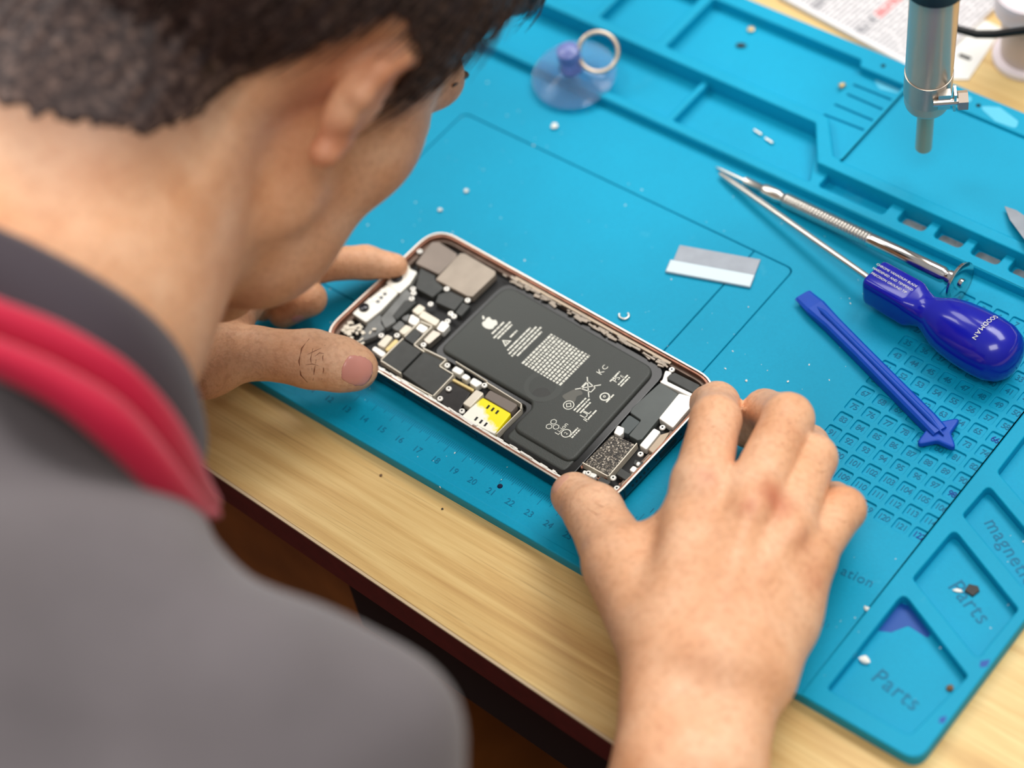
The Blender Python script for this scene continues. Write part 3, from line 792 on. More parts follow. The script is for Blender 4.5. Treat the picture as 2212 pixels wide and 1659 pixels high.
for i, t in enumerate(['CHROME VANADIUM BLADE', 'HARDENED AND TEMPERED', 'PRECISION GROUND TIP']):
    o_ = bq + hx * 1.05 * sc_ + hz * .805 + hy * (.30 - i * .26)
    mes.append(text_mesh(t, .165, .001, frame4(o_, hx, hy)))
gdir = -hy
ob = bq + hx * 5.75 * sc_ + hz * 1.315
for k, chr_ in enumerate('GOODMAN'):
    th = (k - 3) * .175
    nrm = hz * math.cos(th) + hy * math.sin(-th)
    tt = -hy * math.cos(th) - hz * math.sin(th)
    mes.append(text_mesh(chr_, .29, .002, frame4(bq + hx * 5.75 * sc_ + nrm * 1.345, tt, hx)))
sub(link('handle_lettering', join_meshes('handle_lettering', mes), WHITE, sd), sd)
# precision driver
a = M(1547, 361, .12); c = M(2066, 607, 1.02)
x, y, z, L = axis_frame(a, c)
pd = empty('precision_screwdriver', (c[0], c[1], 0))
tag(pd, 'slim silver precision screwdriver with round disc cap beside the tray ridge', 'screwdriver')
u_ = lambda px: (px - 1547) / (2066 - 1547) * L
prof = [(0, .02), (.3, .07), (u_(1615), .085)]
sub(MB().lathe(prof, a, x, 14).build('blade', STEEL, pd, 40), pd)
prof = [(u_(1612), .11), (u_(1614), .2), (u_(1652), .21), (u_(1655), .27), (u_(1660), .3), (u_(1690), .31), (u_(1695), .25), (u_(1700), .25)]
sub(MB().lathe(prof, a, x, 20).build('chuck', STEEL, pd, 40), pd)
prof = [(u_(1700), .28)]
d_ = u_(1705)
while d_ < u_(1885):
    prof += [(d_, .33), (d_ + .07, .35), (d_ + .1, .30), (d_ + .13, .30)]; d_ += .16
prof.append((u_(1888), .3))
kn = MB().lathe(prof, a, x, 30)
sub(kn.build('knurled_grip', STEEL, pd, 60), pd)
prof = [(u_(1888), .32), (u_(1895), .34), (u_(2040), .36), (u_(2045), .28), (u_(2048), .28), (u_(2050), .34), (u_(2060), .34), (u_(2068), .2)]
sub(MB().lathe(prof, a, x, 28).build('barrel', CHROME, pd, 40), pd)
prof = [(L, .2), (L + .05, .8), (L + .12, .93), (L + .2, .95), (L + .24, .9), (L + .26, .5), (L + .26, .1)]
sub(MB().lathe(prof, a, x, 40).build('disc_cap', CHROME, pd, 40), pd)
sub(MB().lathe([(L + .26, .22), (L + .36, .2), (L + .38, .1)], a, x, 20).build('cap_stud', CHROME, pd, 40), pd)
# spudger with a star end
a = M(1737, 640, .32); c = M(2027, 932, .32)
x, y, z, L = axis_frame(a, c)
sg = empty('pry_tool', (a[0], a[1], 0))
tag(sg, 'blue plastic pry tool with flat tip and star shaped end', 'pry tool')
def pry(d_, w, h): return a + x * d_ + y * w + z * h
mb = MB()
for (d0, w0, h0), (d1, w1, h1) in [((0, .42, .05), (1.0, .44, .2))]:
    pass
vs_ = []
st = [(-.12, .40, .0, .05), (.75, .45, .0, .15), (.78, .45, -.06, .18), (2.0, .36, -.2, .25), (4.0, .34, -.25, .27), (L - .6, .36, -.25, .27), (L + .1, .34, -.22, .2)]
for d_, w, h0, h1 in st:
    vs_ += [pry(d_, -w, h0), pry(d_, w, h0), pry(d_, w, h1 - .08), pry(d_, w * .72, h1), pry(d_, -w * .72, h1), pry(d_, -w, h1 - .08)]
fs_ = [(i * 6 + k, i * 6 + (k + 1) % 6, (i + 1) * 6 + (k + 1) % 6, (i + 1) * 6 + k) for i in range(len(st) - 1) for k in range(6)]
fs_ += [tuple(range(5, -1, -1)), tuple((len(st) - 1) * 6 + k for k in range(6))]
mb.add(vs_, fs_)
sub(mb.build('blade', BLUEM, sg, 30), sg)
star = []
ns = 4
for k in range(ns * 2):
    r = 1.2 if k % 2 == 0 else .5
    t = math.pi * k / ns
    star.append((r * math.cos(t), r * math.sin(t)))
o = slab('star_end', BLUEM, rounded(star, [.34 if k % 2 == 0 else .2 for k in range(8)], 5), [], -.16, .14, .09, sg, nb=3)
o.matrix_local = Matrix.Translation(-sg.location) @ frame4(c - z * .08, x, y)
mb = MB(); mb.tube([pry(.9, .0, .16), pry(1.4, 0, .24), pry(L - .6, 0, .28), pry(L + .35, 0, .12)], [.02, .12, .13, .03], 8)
sub(mb.build('centre_ridge', BLUEM, sg, 60), sg)
# razor blade
q0 = [M(u, v, .06) for u, v in [(1466, 529), (1644, 561), (1631, 623), (1437, 589)]]
RAZ = mat('razor_steel', (150, 156, 164), rough=.5, metal=.4, var=.08, vscale=150)
rz = empty('razor_blade', (q0[0][0], q0[0][1], 0))
tag(rz, 'single edge razor blade lying on the engraved panel of the mat', 'razor blade')
x = q0[1] - q0[0]; RL = np.linalg.norm(x); x /= RL; y = q0[3] - q0[0]; y -= x * (x @ y); RW = np.linalg.norm(y); y /= RW
o = slab('blade', RAZ, [(.05, .0), (RL - .02, 0), (RL - .02, RW * .6), (.05, RW * .6)], [], .03, .07, .008, rz)
o.matrix_local = Matrix.Translation(-rz.location) @ frame4(q0[0] - np.array([0, 0, .06]), x, -y) @ Matrix.Diagonal((1, -1, 1, 1))
o2 = slab('spine', mat('razor_spine', (186, 200, 206), rough=.45, metal=.5), rounded([(-.08, RW * .56), (RL + .02, RW * .56), (RL + .02, RW), (-.08, RW)], .06), [], .0, .15, .05, rz)
o2.matrix_local = o.matrix_local.copy()
# hot air gun
t0 = M(1995, 318, 2.9); t1 = M(2018, 4, 12.6)
x, y, z, L = axis_frame(t0, t1)
hg = empty('hot_air_gun', (t0[0], t0[1], 2.9))
tag(hg, 'steel hot air gun nozzle hanging down over the mat tray', 'hot air gun')
NOZ = mat('nozzle_steel', (206, 172, 138), rough=.3, metal=.5)
GUN = mat('gun_steel', (206, 184, 162), rough=.28, metal=.5)
sub(MB().lathe([(0, .33), (.02, .36), (3.0, .36), (3.2, .42)], t0, x, 28, cap=False).build('nozzle', NOZ, hg, 40), hg)
sub(MB().lathe([(.02, .29), (2.4, .29)], t0, x, 20).build('nozzle_bore', GASKET, hg, 40), hg)
sub(MB().lathe([(3.1, .45), (3.14, .8), (3.28, .92), (3.45, .96), (5.4, .97), (5.5, .98), (L + 1.2, 1.0)], t0, x, 40).build('barrel', GUN, hg, 40), hg)
sub(MB().lathe([(3.9, .98), (3.92, 1.0), (5.35, 1.01), (5.37, .98)], t0, x, 40).build('clamp_band', STEELD, hg, 40), hg)
sub(MB().lathe([(L + 1.1, 1.0), (L + 1.2, 1.3), (L + 2.2, 1.35), (L + 2.5, 1.5), (L + 10, 1.5), (L + 11, 1.2)], t0, x, 32).build('handle', mat('black_grip', (16, 15, 15), rough=.5), hg, 40), hg)
cr = AX_R - x * (AX_R @ x); cr /= np.linalg.norm(cr); cf = np.cross(cr, x); cf /= np.linalg.norm(cf)
if cf @ AX_F > 0: cf = -cf
mid = t0 + x * 4.65
Mx = np.c_[cr, cf, x]
mb = MB(); 
mb.box(mid + cr * .55 + cf * .95, (.5, .35, .95), M3=Mx); mb.box(mid + cr * .98 + cf * .95, (.1, .5, 1.1), M3=Mx)
sub(mb.build('clamp_lug', STEEL, hg), hg)
sub(MB().tube([mid + cr * .1 + cf * 1.1, mid + cr * 1.2 + cf * 1.1], .17, 12).build('clamp_screw', STEEL, hg, 40), hg)
sub(MB().tube([mid + cr * 1.1 + cf * 1.05, mid + cr * 1.5 + cf * 1.05], .42, 6).build('clamp_nut', STEELD, hg, 20), hg)
# suction cup with ring, lying on the front ridge of the tray
BLUEGLASS = mat('clear_blue_plastic', (196, 226, 248), rough=.08, spec=.6, trans=.9, ior=1.25)
sc0 = M(1240, 160, .62); tilt = np.array([.05, -.16, 1.0]); tilt /= np.linalg.norm(tilt)
su = empty('suction_cup', (sc0[0], sc0[1], .3))
tag(su, 'clear blue suction cup with a metal ring at the edge of the upper tray', 'suction cup')
sub(MB().lathe([(-.1, 1.95), (-.02, 2.0), (.05, 1.9), (.22, 1.5), (.5, .9), (.62, .62), (.5, .55), (.3, .9), (.08, 1.45), (-.04, 1.85), (-.1, 1.95)], sc0, tilt, 48, cap=False).build('cup', BLUEGLASS, su, 50), su)
VIO = mat('violet_blue_stem', (138, 150, 214), rough=.25, spec=.5, trans=.35)
st0 = sc0 + tilt * .5
sub(MB().lathe([(0, .55), (.3, .48), (.7, .44), (.75, .55), (1.3, .52), (1.45, .3)], st0, tilt, 24).build('stem', VIO, su, 40), su)
rc = M(1292, 112, 1.9); e1 = AX_R * .9 + AX_D * .45; e1 /= np.linalg.norm(e1); e2 = np.cross(e1, np.array([.25, -.55, .8])); e2 /= np.linalg.norm(e2)
sub(MB().tube([rc + .92 * (math.cos(t) * e1 + math.sin(t) * e2) for t in np.linspace(0, 2 * math.pi, 37)], .11, 10, cap=False).build('pull_ring', mat('ring_steel', (214, 196, 176), rough=.3, metal=.8), su, 60), su)
# scalpel at the right edge
a = M(2170, 446, 1.05); c = M(2262, 560, 1.6)
x, y, z, L = axis_frame(a, c)
kn = empty('craft_knife', (a[0], a[1], .84))
tag(kn, 'pointed steel craft knife blade at the right edge of the heat plate', 'knife')
o = slab('blade', RAZ, [(0, 0), (.5, .32), (1.2, .5), (L, .5), (L, -.3), (.9, -.2)], [], -.02, .02, .005, kn)
o.matrix_local = Matrix.Translation(-kn.location) @ frame4(a, x, y)
sub(MB().tube([c - x * .3 + y * .1, c + x * 9], [.4, .45], 16).build('handle', STEEL, kn, 40), kn)
# booklet of printed paper at the back of the bench
PAPER = mat('printed_paper', (226, 222, 222), rough=.7)
bk = empty('booklet', (18, 39, TZ))
tag(bk, 'white printed booklet with grey and red lines behind the teal mat', 'booklet')
pb = [np.array(p) for p in [(13.9, 39.75), (22.6, 38.7), (24.0, 52), (15.3, 53)]]
slab('pages', PAPER, pb, [], TZ + .005, TZ + .26, .02, bk).location = -bk.location
GREYI = mat('grey_print', (150, 148, 152), rough=.7); REDI = mat('red_print', (226, 130, 130), rough=.7); DKI = mat('black_print', (30, 28, 30), rough=.7)
bx_ = (pb[1] - pb[0]) / np.linalg.norm(pb[1] - pb[0]); by_ = (pb[3] - pb[0]) / np.linalg.norm(pb[3] - pb[0]); ang = math.atan2(bx_[1], bx_[0])
g = MB(); rr2 = [MB(), MB()]
for k in range(34):
    xx = .35 + k * .25
    yy = .3
    while yy < 9:
        Lh = .2 + rng.random() * .9
        p = pb[0] + bx_ * xx + by_ * (yy + Lh / 2)
        (rr2[k > 10] if (k in (6, 7, 17, 18) and yy > 1.2) else g).box((p[0], p[1], TZ + .262), (.1 if k not in (6, 7, 17, 18) else .22, Lh, .004), ang)
        yy += Lh + .12
g.build('text_lines', GREYI, bk).location = -bk.location
for r2 in rr2: r2.build('red_text_column', REDI, bk).location = -bk.location
cd = empty('paper_card', (23.5, 41, TZ))
tag(cd, 'white paper sheet with a small black mark under the black cable', 'paper')
cc = [M(u, v, TZ + .05) for u, v in [(2010, 170), (2092, 172), (2166, 62), (2055, 10), (1990, 60)]]
slab('sheet', mat('white_sheet', (238, 236, 230), rough=.6), [p[:2] for p in cc], [], TZ + .01, TZ + .06, .005, cd).location = -cd.location
p = M(2084, 123, TZ + .06)
MB().box((p[0], p[1], TZ + .065), (.62, .22, .01), .02).build('printed_mark', DKI, cd).location = -cd.location
# spool and cable
SPW = mat('spool_white', (240, 228, 232), rough=.35)
s0 = M(2226, 122, TZ)
sp = empty('solder_spool', (s0[0], s0[1], TZ))
tag(sp, 'white plastic spool standing on the bench in the upper right corner', 'spool')
sub(MB().lathe([(0, 1.7), (.05, 1.75), (.3, 1.75), (.35, 1.7)], s0, (0, 0, 1), 48).build('flange', SPW, sp, 40), sp)
sub(MB().lathe([(.3, 1.38), (3.1, 1.38)], s0, (0, 0, 1), 48).build('core', mat('spool_core', (206, 186, 178), rough=.4), sp, 40), sp)
sub(MB().lathe([(3.0, 1.65), (3.05, 1.72), (4.1, 1.72), (4.2, 1.62)], s0, (0, 0, 1), 48).build('flange', SPW, sp, 40), sp)
mt = M(2212, 118, 1.6)
cb = MB().tube([M(2030, 20, 3.2), M(2065, 62, 2.4), M(2110, 74, 2.3), M(2150, 74, 2.6), M(2212, 66, 3.2), M(2290, 40, 4.2), M(2400, 0, 5)], .19, 14).build('cable', mat('black_cable', (8, 8, 9), rough=.45), None, 60)
tag(cb, 'black cable crossing in front of the white spool', 'cable')
# small loose pieces
def piece(name, px, z, size, m, label, cat, n=0, elong=1.0, rot=0.0):
    p = M(px[0], px[1], z)
    size *= .85
    mb = MB()
    r = random.Random(int(px[0] * 7 + px[1]))
    rings = []
    vs_ = []; 
    for i in range(4):
        ph_ = -math.pi / 2 + math.pi * (i + .5) / 4
        for k in range(7):
            t = 2 * math.pi * k / 7
            q_ = size * (.75 + .5 * r.random())
            xx, yy = q_ * math.cos(ph_) * math.cos(t) * elong, q_ * math.cos(ph_) * math.sin(t)
            vs_.append((xx * math.cos(rot) - yy * math.sin(rot), xx * math.sin(rot) + yy * math.cos(rot), .6 * size * math.sin(ph_) + .5 * size))
    fs_ = [(i * 7 + k, i * 7 + (k + 1) % 7, (i + 1) * 7 + (k + 1) % 7, (i + 1) * 7 + k) for i in range(3) for k in range(7)] + [tuple(range(6, -1, -1)), tuple(21 + k for k in range(7))]
    mb.add(vs_, fs_)
    o = mb.build(name, m, None, 60, loc=p)
    return tag(o, label, cat, 'loose crumbs and bits')
CRUMB = mat('white_crumb', (236, 236, 228), rough=.6); BRASSB = mat('brass_bit', (206, 178, 130), rough=.35, metal=.6); DARKB = mat('dark_bit', (34, 32, 30), rough=.5); BROWNB = mat('brown_bit', (110, 84, 56), rough=.7)
piece('plastic_crumb', (1198, 275), 0, .22, CRUMB, 'white crumb on the mat below the suction cup', 'crumb')
piece('plastic_crumb', (1007, 414), 0, .15, CRUMB, 'pale speck on the mat to the right of the cheek', 'crumb')
piece('plastic_crumb', (951, 455), 0, .14, CRUMB, 'pale speck on the mat just above the far end of the phone', 'crumb')
piece('brass_bead', (1622, 66), .42, .2, BRASSB, 'beige bead in the long upper tray pocket', 'bead')
piece('dark_chip', (1601, 100), .42, .17, DARKB, 'dark sliver in the long upper tray pocket', 'chip', elong=1.8, rot=.6)
piece('brass_bead', (1819, 187), .56, .2, BRASSB, 'small brass bead beside the grooved plate', 'bead')
piece('brown_crumb', (2052, 1488), -.33, .16, BROWNB, 'brown crumb by the right wall of the nearest parts tray', 'crumb')
piece('plastic_crumb', (1868, 1428), -.33, .2, CRUMB, 'white lump in the nearest parts tray', 'crumb', elong=1.4)
piece('plastic_crumb', (2069, 1277), -.33, .09, CRUMB, 'white shaving beside the black chip', 'crumb', elong=2.6, rot=.4)
piece('plastic_crumb', (1874, 1317), 0, .12, CRUMB, 'white shaving against the side tray wall', 'crumb', elong=1.8)
piece('plastic_crumb', (1612, 823), 0, .07, CRUMB, 'tiny white speck on the mat above the right hand', 'crumb')
piece('plastic_crumb', (1702, 825), 0, .06, CRUMB, 'faint flake right of the tiny speck above the right hand', 'crumb')
piece('brown_crumb', (823, 1028), TZ, .08, BROWNB, 'brown speck on the bench wood nearest the left hand', 'crumb')
piece('dark_chip', (956, 1100), TZ, .06, DARKB, 'black speck on the bench wood along the mat edge', 'crumb')
piece('plastic_crumb', (952, 1052), 0, .09, CRUMB, 'white flake on the ruler numbers', 'crumb')
for px, lb in [((1637, 286), 'silver pin in the middle tray pocket, the far one'), ((1661, 304), 'silver pin in the middle tray pocket, the near one')]:
    p = M(px[0], px[1], .08)
    o = MB().tube([p + np.array([-.22, .05, 0]) - p, p + np.array([.24, -.03, 0]) - p], [.06, .08], 10).build('metal_pin', STEEL, None, 40, loc=p)
    tag(o, lb, 'pin', 'silver pins in the tray')
p = M(2100, 1275, -.3)
o = slab('black_chip', DARKB, rounded([(-.22, -.2), (.18, -.24), (.26, .12), (.1, .26), (-.24, .16)], .04), [], -.05, .06, .02); o.location = Vector(p) * S
tag(o, 'square black chip lying in the Parts tray with its word', 'chip'); o['label'] = 'square black chip lying in the second parts tray'
p = M(1348, 682, .05)
o = MB().tube([(.22 * math.cos(t), .2 * math.sin(t), .02) for t in np.linspace(-2.9, 1.2, 14)], .055, 8).build('metal_curl', STEEL, None, 60, loc=p)
tag(o, 'curled metal sliver on the mat above the phone', 'metal sliver')
p = M(1080, 1050, .01)
o = MB().lathe([(0, .12), (.03, .1), (.035, .05)], (0, 0, 0), (0, 0, 1), 14).build('dark_bead', mat('navy_bead', (8, 28, 60), rough=.25), None, 40, loc=p)
tag(o, 'tiny navy bead on the ruler near the right thumb', 'bead')
# fine dust over the mat
b = MB()
for k in range(260):
    x_, y_ = rng.uniform(4, 41.5), rng.uniform(8.5, 29)
    if x_ > 36.9: zz = .16
    else: zz = 0.0
    if 29.9 < x_ < 37.1 and 16 < y_: continue
    if 9.8 < x_ < 26.2 and 10.4 < y_ < 18.9: continue
    s_ = .012 + rng.random() ** 3 * .035
    if 37.4 < x_ < 41.7 and y_ > 8.5: zz = .1 if False else -.33
    b.box((x_, y_, zz + s_ * .3 + .004), (s_ * 2, s_, s_ * .6), rng.random() * 3)
o = b.build('dust', CRUMB)
tag(o, 'fine white dust scattered over the teal mat', 'dust', kind='stuff')
# ================================================================ the person: one continuous body grown from a distance field
def nrm(v): v = np.array(v, float); return v / np.linalg.norm(v)
class Cap:                              # tapering capsule
    def __init__(s, a, b, ra, rb):
        s.a = np.array(a, float); s.d = np.array(b, float) - s.a; s.l2 = max(s.d @ s.d, 1e-9); s.ra = ra; s.rb = rb
        s.c = s.a + s.d / 2; s.R = math.sqrt(s.l2) / 2 + max(ra, rb)
    def __call__(s, P):
        q = P - s.a
        t = np.clip(q @ s.d / s.l2, 0, 1)
        q = q - t[:, None] * s.d
        return np.sqrt((q * q).sum(1)) - (s.ra + (s.rb - s.ra) * t)
class Ell:                              # ellipsoid in a rotated frame
    def __init__(s, c, r, B=np.eye(3)):
        s.c = np.array(c, float); s.r = np.array(r, float); s.B = np.array(B, float); s.R = max(r)
    def __call__(s, P):
        q = (P - s.c) @ s.B.T
        k0 = np.sqrt(((q / s.r) ** 2).sum(1)); k1 = np.sqrt(((q / s.r ** 2) ** 2).sum(1)) + 1e-9
        return k0 * (k0 - 1) / k1
def smin(a, b, k):
    h = np.clip(.5 + .5 * (b - a) / k, 0, 1)
    return b + (a - b) * h - k * h * (1 - h)
class Blend:                            # smooth union of several shapes
    def __init__(s, items, k): 
        s.items = items; s.k = k
        c = np.mean([i.c for i in items], 0); s.c = c; s.R = max(np.linalg.norm(i.c - c) + i.R for i in items) + k
    def __call__(s, P):
        d = s.items[0](P)
        for i in s.items[1:]: d = smin(d, i(P), s.k)
        return d
class Hand:                             # palm with fingers that blend into it but not into one another
    def __init__(s, palm, fingers, k=.55, kf=.1):
        s.palm = palm; s.f = fingers; s.k = k; s.kf = kf
        al = [palm] + fingers
        s.c = np.mean([i.c for i in al], 0); s.R = max(np.linalg.norm(i.c - s.c) + i.R for i in al) + 1
    def __call__(s, P):
        p = s.palm(P); d = None
        for f in s.f:
            q = smin(p, f(P), s.k)
            d = q if d is None else smin(d, q, s.kf)
        return d
class Cut:
    def __init__(s, base, fn): s.base = base; s.fn = fn; s.c = base.c; s.R = base.R
    def __call__(s, P): return s.fn(s.base(P), P)

def grow(fields, k, h, extra=None):
    """surface nets over the blocks that the surface crosses; returns vertices and quads in centimetres"""
    n = 16; bs = n * h
    lo = np.min([f.c - f.R for f in fields], 0) - 2 * bs; hi = np.max([f.c + f.R for f in fields], 0) + 2 * bs
    lo = np.floor(lo / bs) * bs
    nb = np.ceil((hi - lo) / bs).astype(int)
    gi = np.stack(np.meshgrid(*[np.arange(m) for m in nb], indexing='ij'), -1).reshape(-1, 3)
    cen = lo + (gi + .5) * bs
    half = bs * .8661
    near = [np.linalg.norm(cen - f.c, axis=1) - f.R < half + 2 * k + h for f in fields]
    def ev(P, use):
        d = None
        for f, u in zip(fields, use):
            if not u: continue
            q = f(P)
            d = q if d is None else smin(d, q, k)
        return d
    any_ = np.any(near, 0)
    dc = np.full(len(cen), 1e3)
    key = sum(near[i].astype(int) << i for i in range(len(fields)))
    for kk in np.unique(key[any_]):
        sel = np.where((key == kk) & any_)[0]
        use = [(kk >> i) & 1 for i in range(len(fields))]
        for s0 in range(0, len(sel), 20000):
            dc[sel[s0:s0 + 20000]] = ev(cen[sel[s0:s0 + 20000]], use)
    act = np.where(np.abs(dc) < half * 1.25 + 2 * h)[0]
    g = np.arange(n + 1)
    loc = np.stack(np.meshgrid(g, g, g, indexing='ij'), -1).reshape(-1, 3)
    BIG = 1 << 20
    keys, verts, quads_src = [], [], []
    for bi in act:
        use = [nr[bi] for nr in near]
        base = gi[bi] * n
        P = lo + (base + loc) * h
        d = ev(P, use)
        if d is None or d.min() > 0 or d.max() < 0: continue
        D = d.reshape(n + 1, n + 1, n + 1)
        ins = D < 0
        cs = np.zeros((n, n, n), int)
        for a in (0, 1):
            for b in (0, 1):
                for c in (0, 1): cs += ins[a:a + n, b:b + n, c:c + n]
        ci = np.argwhere((cs > 0) & (cs < 8))
        if len(ci) == 0: continue
        acc = np.zeros((len(ci), 3)); cnt = np.zeros(len(ci))
        for ax in range(3):
            o1, o2 = [q for q in range(3) if q != ax]
            for p in (0, 1):
                for r in (0, 1):
                    A = ci.copy(); A[:, o1] += p; A[:, o2] += r
                    Bq = A.copy(); Bq[:, ax] += 1
                    da = D[A[:, 0], A[:, 1], A[:, 2]]; db = D[Bq[:, 0], Bq[:, 1], Bq[:, 2]]
                    m = (da < 0) != (db < 0)
                    t = np.where(m, da / np.where(m, da - db, 1), 0)
                    pt = A.astype(float); pt[:, ax] += t
                    acc += np.where(m[:, None], pt, 0); cnt += m
        v = lo + (base + acc / cnt[:, None]) * h
        gk = ci + base
        keys.append((gk[:, 0] * BIG + gk[:, 1]) * BIG + gk[:, 2]); verts.append(v)
        for ax in range(3):
            o1, o2 = [q for q in range(3) if q != ax]
            sl = [slice(0, n)] * 3
            a = ins[tuple(sl)]
            sl2 = list(sl); sl2[ax] = slice(1, n + 1)
            b = ins[tuple(sl2)]
            e = np.argwhere(a != b)
            if len(e): quads_src.append((ax, e + base, a[e[:, 0], e[:, 1], e[:, 2]]))
    keys = np.concatenate(keys); verts = np.concatenate(verts)
    order = np.argsort(keys); keys = keys[order]; verts = verts[order]
    faces = []
    for ax, e, s in quads_src:
        o1, o2 = [(1, 2), (2, 0), (0, 1)][ax]
        q = []
        for p, r in ((0, 0), (-1, 0), (-1, -1), (0, -1)):
            c = e.copy(); c[:, o1] += p; c[:, o2] += r
            kq = (c[:, 0] * BIG + c[:, 1]) * BIG + c[:, 2]
            ix = np.searchsorted(keys, kq); ix = np.minimum(ix, len(keys) - 1)
            q.append(np.where(keys[ix] == kq, ix, -1))
        q = np.stack(q, 1)
        q[~s] = q[~s][:, ::-1]
        faces.append(q[(q >= 0).all(1)])
    F = np.concatenate(faces)
    return verts, F
def mesh_np(name, V, F):
    me = bpy.data.meshes.new(name)
    me.vertices.add(len(V)); me.vertices.foreach_set('co', (V * S).astype(np.float32).ravel())
    me.loops.add(F.size); me.loops.foreach_set('vertex_index', F.astype(np.int32).ravel())
    me.polygons.add(len(F)); me.polygons.foreach_set('loop_start', np.arange(0, F.size, 4, dtype=np.int32))
    me.update(calc_edges=True); me.validate()
    me.polygons.foreach_set('use_smooth', [True] * len(me.polygons))
    return me
def chain(pts, rs):
    return [Cap(pts[i], pts[i + 1], rs[i], rs[i + 1]) for i in range(len(pts) - 1)]
def finger(spec, k=.22):
    """spec: (u, v, z, r) joints"""
    P = [M(u, v, z) for u, v, z, r in spec]; R = [r for *_, r in spec]
    return Blend(chain(P, R), k) if len(P) > 2 else Cap(P[0], P[1], R[0], R[1])
def bone(a, b): return Cap(M(*a[:3]), M(*b[:3]), a[3], b[3])

# ---- right hand, gripping the near end of the phone
ELB_R = np.array([40.0, -17.0, -7.0])
wr_a, wr_b = M(1454, 1480, 3.7), M(1580, 1475, 3.3)
fa_a, fa_b = M(1452, 1680, 3.1), M(1526, 1680, 2.8)
palm_r = Blend([
    Cap(wr_a, fa_a, 1.92, 2.05), Cap(wr_b, fa_b, 1.85, 2.0),
    Cap(fa_a, ELB_R + [0, 0, .6], 2.05, 3.4), Cap(fa_b, ELB_R, 2.0, 3.6),
    bone((1462, 1400, 4.3, 1.6), (1515, 1045, 5.0, 1.12)),
    bone((1520, 1420, 4.4, 1.6), (1622, 1082, 5.1, 1.12)),
    bone((1575, 1430, 4.1, 1.55), (1700, 1140, 4.5, 1.02)),
    bone((1625, 1430, 3.5, 1.5), (1745, 1205, 3.7, .95)),
    bone((1690, 1330, 2.9, 1.25), (1625, 1450, 3.0, 1.6)),
    bone((1735, 1225, 3.2, 1.0), (1690, 1340, 2.9, 1.25)),
    bone((1500, 1330, 3.0, 1.5), (1640, 1160, 3.2, 1.3)),
    bone((1425, 1375, 3.7, 1.7), (1345, 1222, 3.3, 1.45)),
    bone((1400, 1190, 3.5, 1.0), (1490, 1130, 4.2, .95)),
], .75)
fr_ = [
    finger([(1440, 1400, 3.8, 1.5), (1342, 1215, 3.2, 1.42), (1284, 1108, 2.4, 1.14), (1240, 1070, 1.85, .94)], .35),
    finger([(1515, 1045, 5.0, 1.12), (1546, 908, 4.2, .98), (1549, 874, 2.9, .88), (1530, 872, 1.8, .78)], .3),
    finger([(1622, 1082, 5.1, 1.12), (1702, 905, 4.4, .99), (1652, 888, 2.6, .84), (1615, 928, 1.3, .76)], .28),
    finger([(1700, 1140, 4.5, 1.02), (1756, 990, 3.6, .92), (1746, 962, 2.0, .8), (1712, 985, .95, .74)], .28),
    finger([(1745, 1205, 3.7, .95), (1822, 1100, 2.8, .85), (1802, 1082, 1.5, .72), (1764, 1108, .78, .66)], .25),
]
hand_r = Hand(palm_r, fr_, .34, .02)
# small knuckle rises and tendons
hand_r = Blend([hand_r, Ell(M(1516, 1050, 5.85), (.62, .62, .45)), Ell(M(1624, 1090, 6.0), (.6, .6, .4)), Ell(M(1703, 1146, 5.3), (.5, .5, .35)),
                bone((1545, 1330, 5.55, .28), (1622, 1110, 6.0, .22)), bone((1600, 1330, 5.0, .28), (1698, 1160, 5.3, .22))], .55)
# ---- left hand, steadying the far end
ELB_L = np.array([-13.0, -6.0, 1.5])
wr_l = M(315, 770, 3.5)
palm_l = Blend([
    Cap(wr_l, ELB_L, 2.4, 3.8), bone((440, 778, 3.5, 1.55), (315, 770, 3.5, 2.35)),
    bone((350, 740, 3.6, 2.0), (470, 670, 3.2, 1.35)), bone((470, 670, 3.2, 1.3), (545, 600, 2.7, 1.0)),
    bone((500, 700, 3.1, .85), (440, 770, 3.4, 1.4)), bone((480, 640, 2.6, 1.2), (525, 660, 2.2, .8)),
    bone((440, 700, 2.6, 1.6), (500, 610, 2.4, 1.0)),
], .7)
fl_ = [
    finger([(440, 778, 3.5, 1.5), (545, 762, 3.1, 1.08), (675, 776, 2.5, 1.2), (735, 787, 2.15, 1.12), (768, 795, 1.95, .96)], .4),
    finger([(545, 600, 2.7, 1.0), (692, 570, 2.0, .80), (790, 567, 1.35, .74), (852, 576, .98, .60)], .25),
    finger([(500, 650, 2.3, .85), (580, 618, 1.9, .78), (668, 645, 1.5, .76), (612, 676, .85, .68)], .16),
    finger([(490, 660, 2.2, .8), (545, 640, 1.7, .68), (565, 664, .9, .62)], .16),
]
hand_l = Hand(palm_l, fl_, .45, .05)

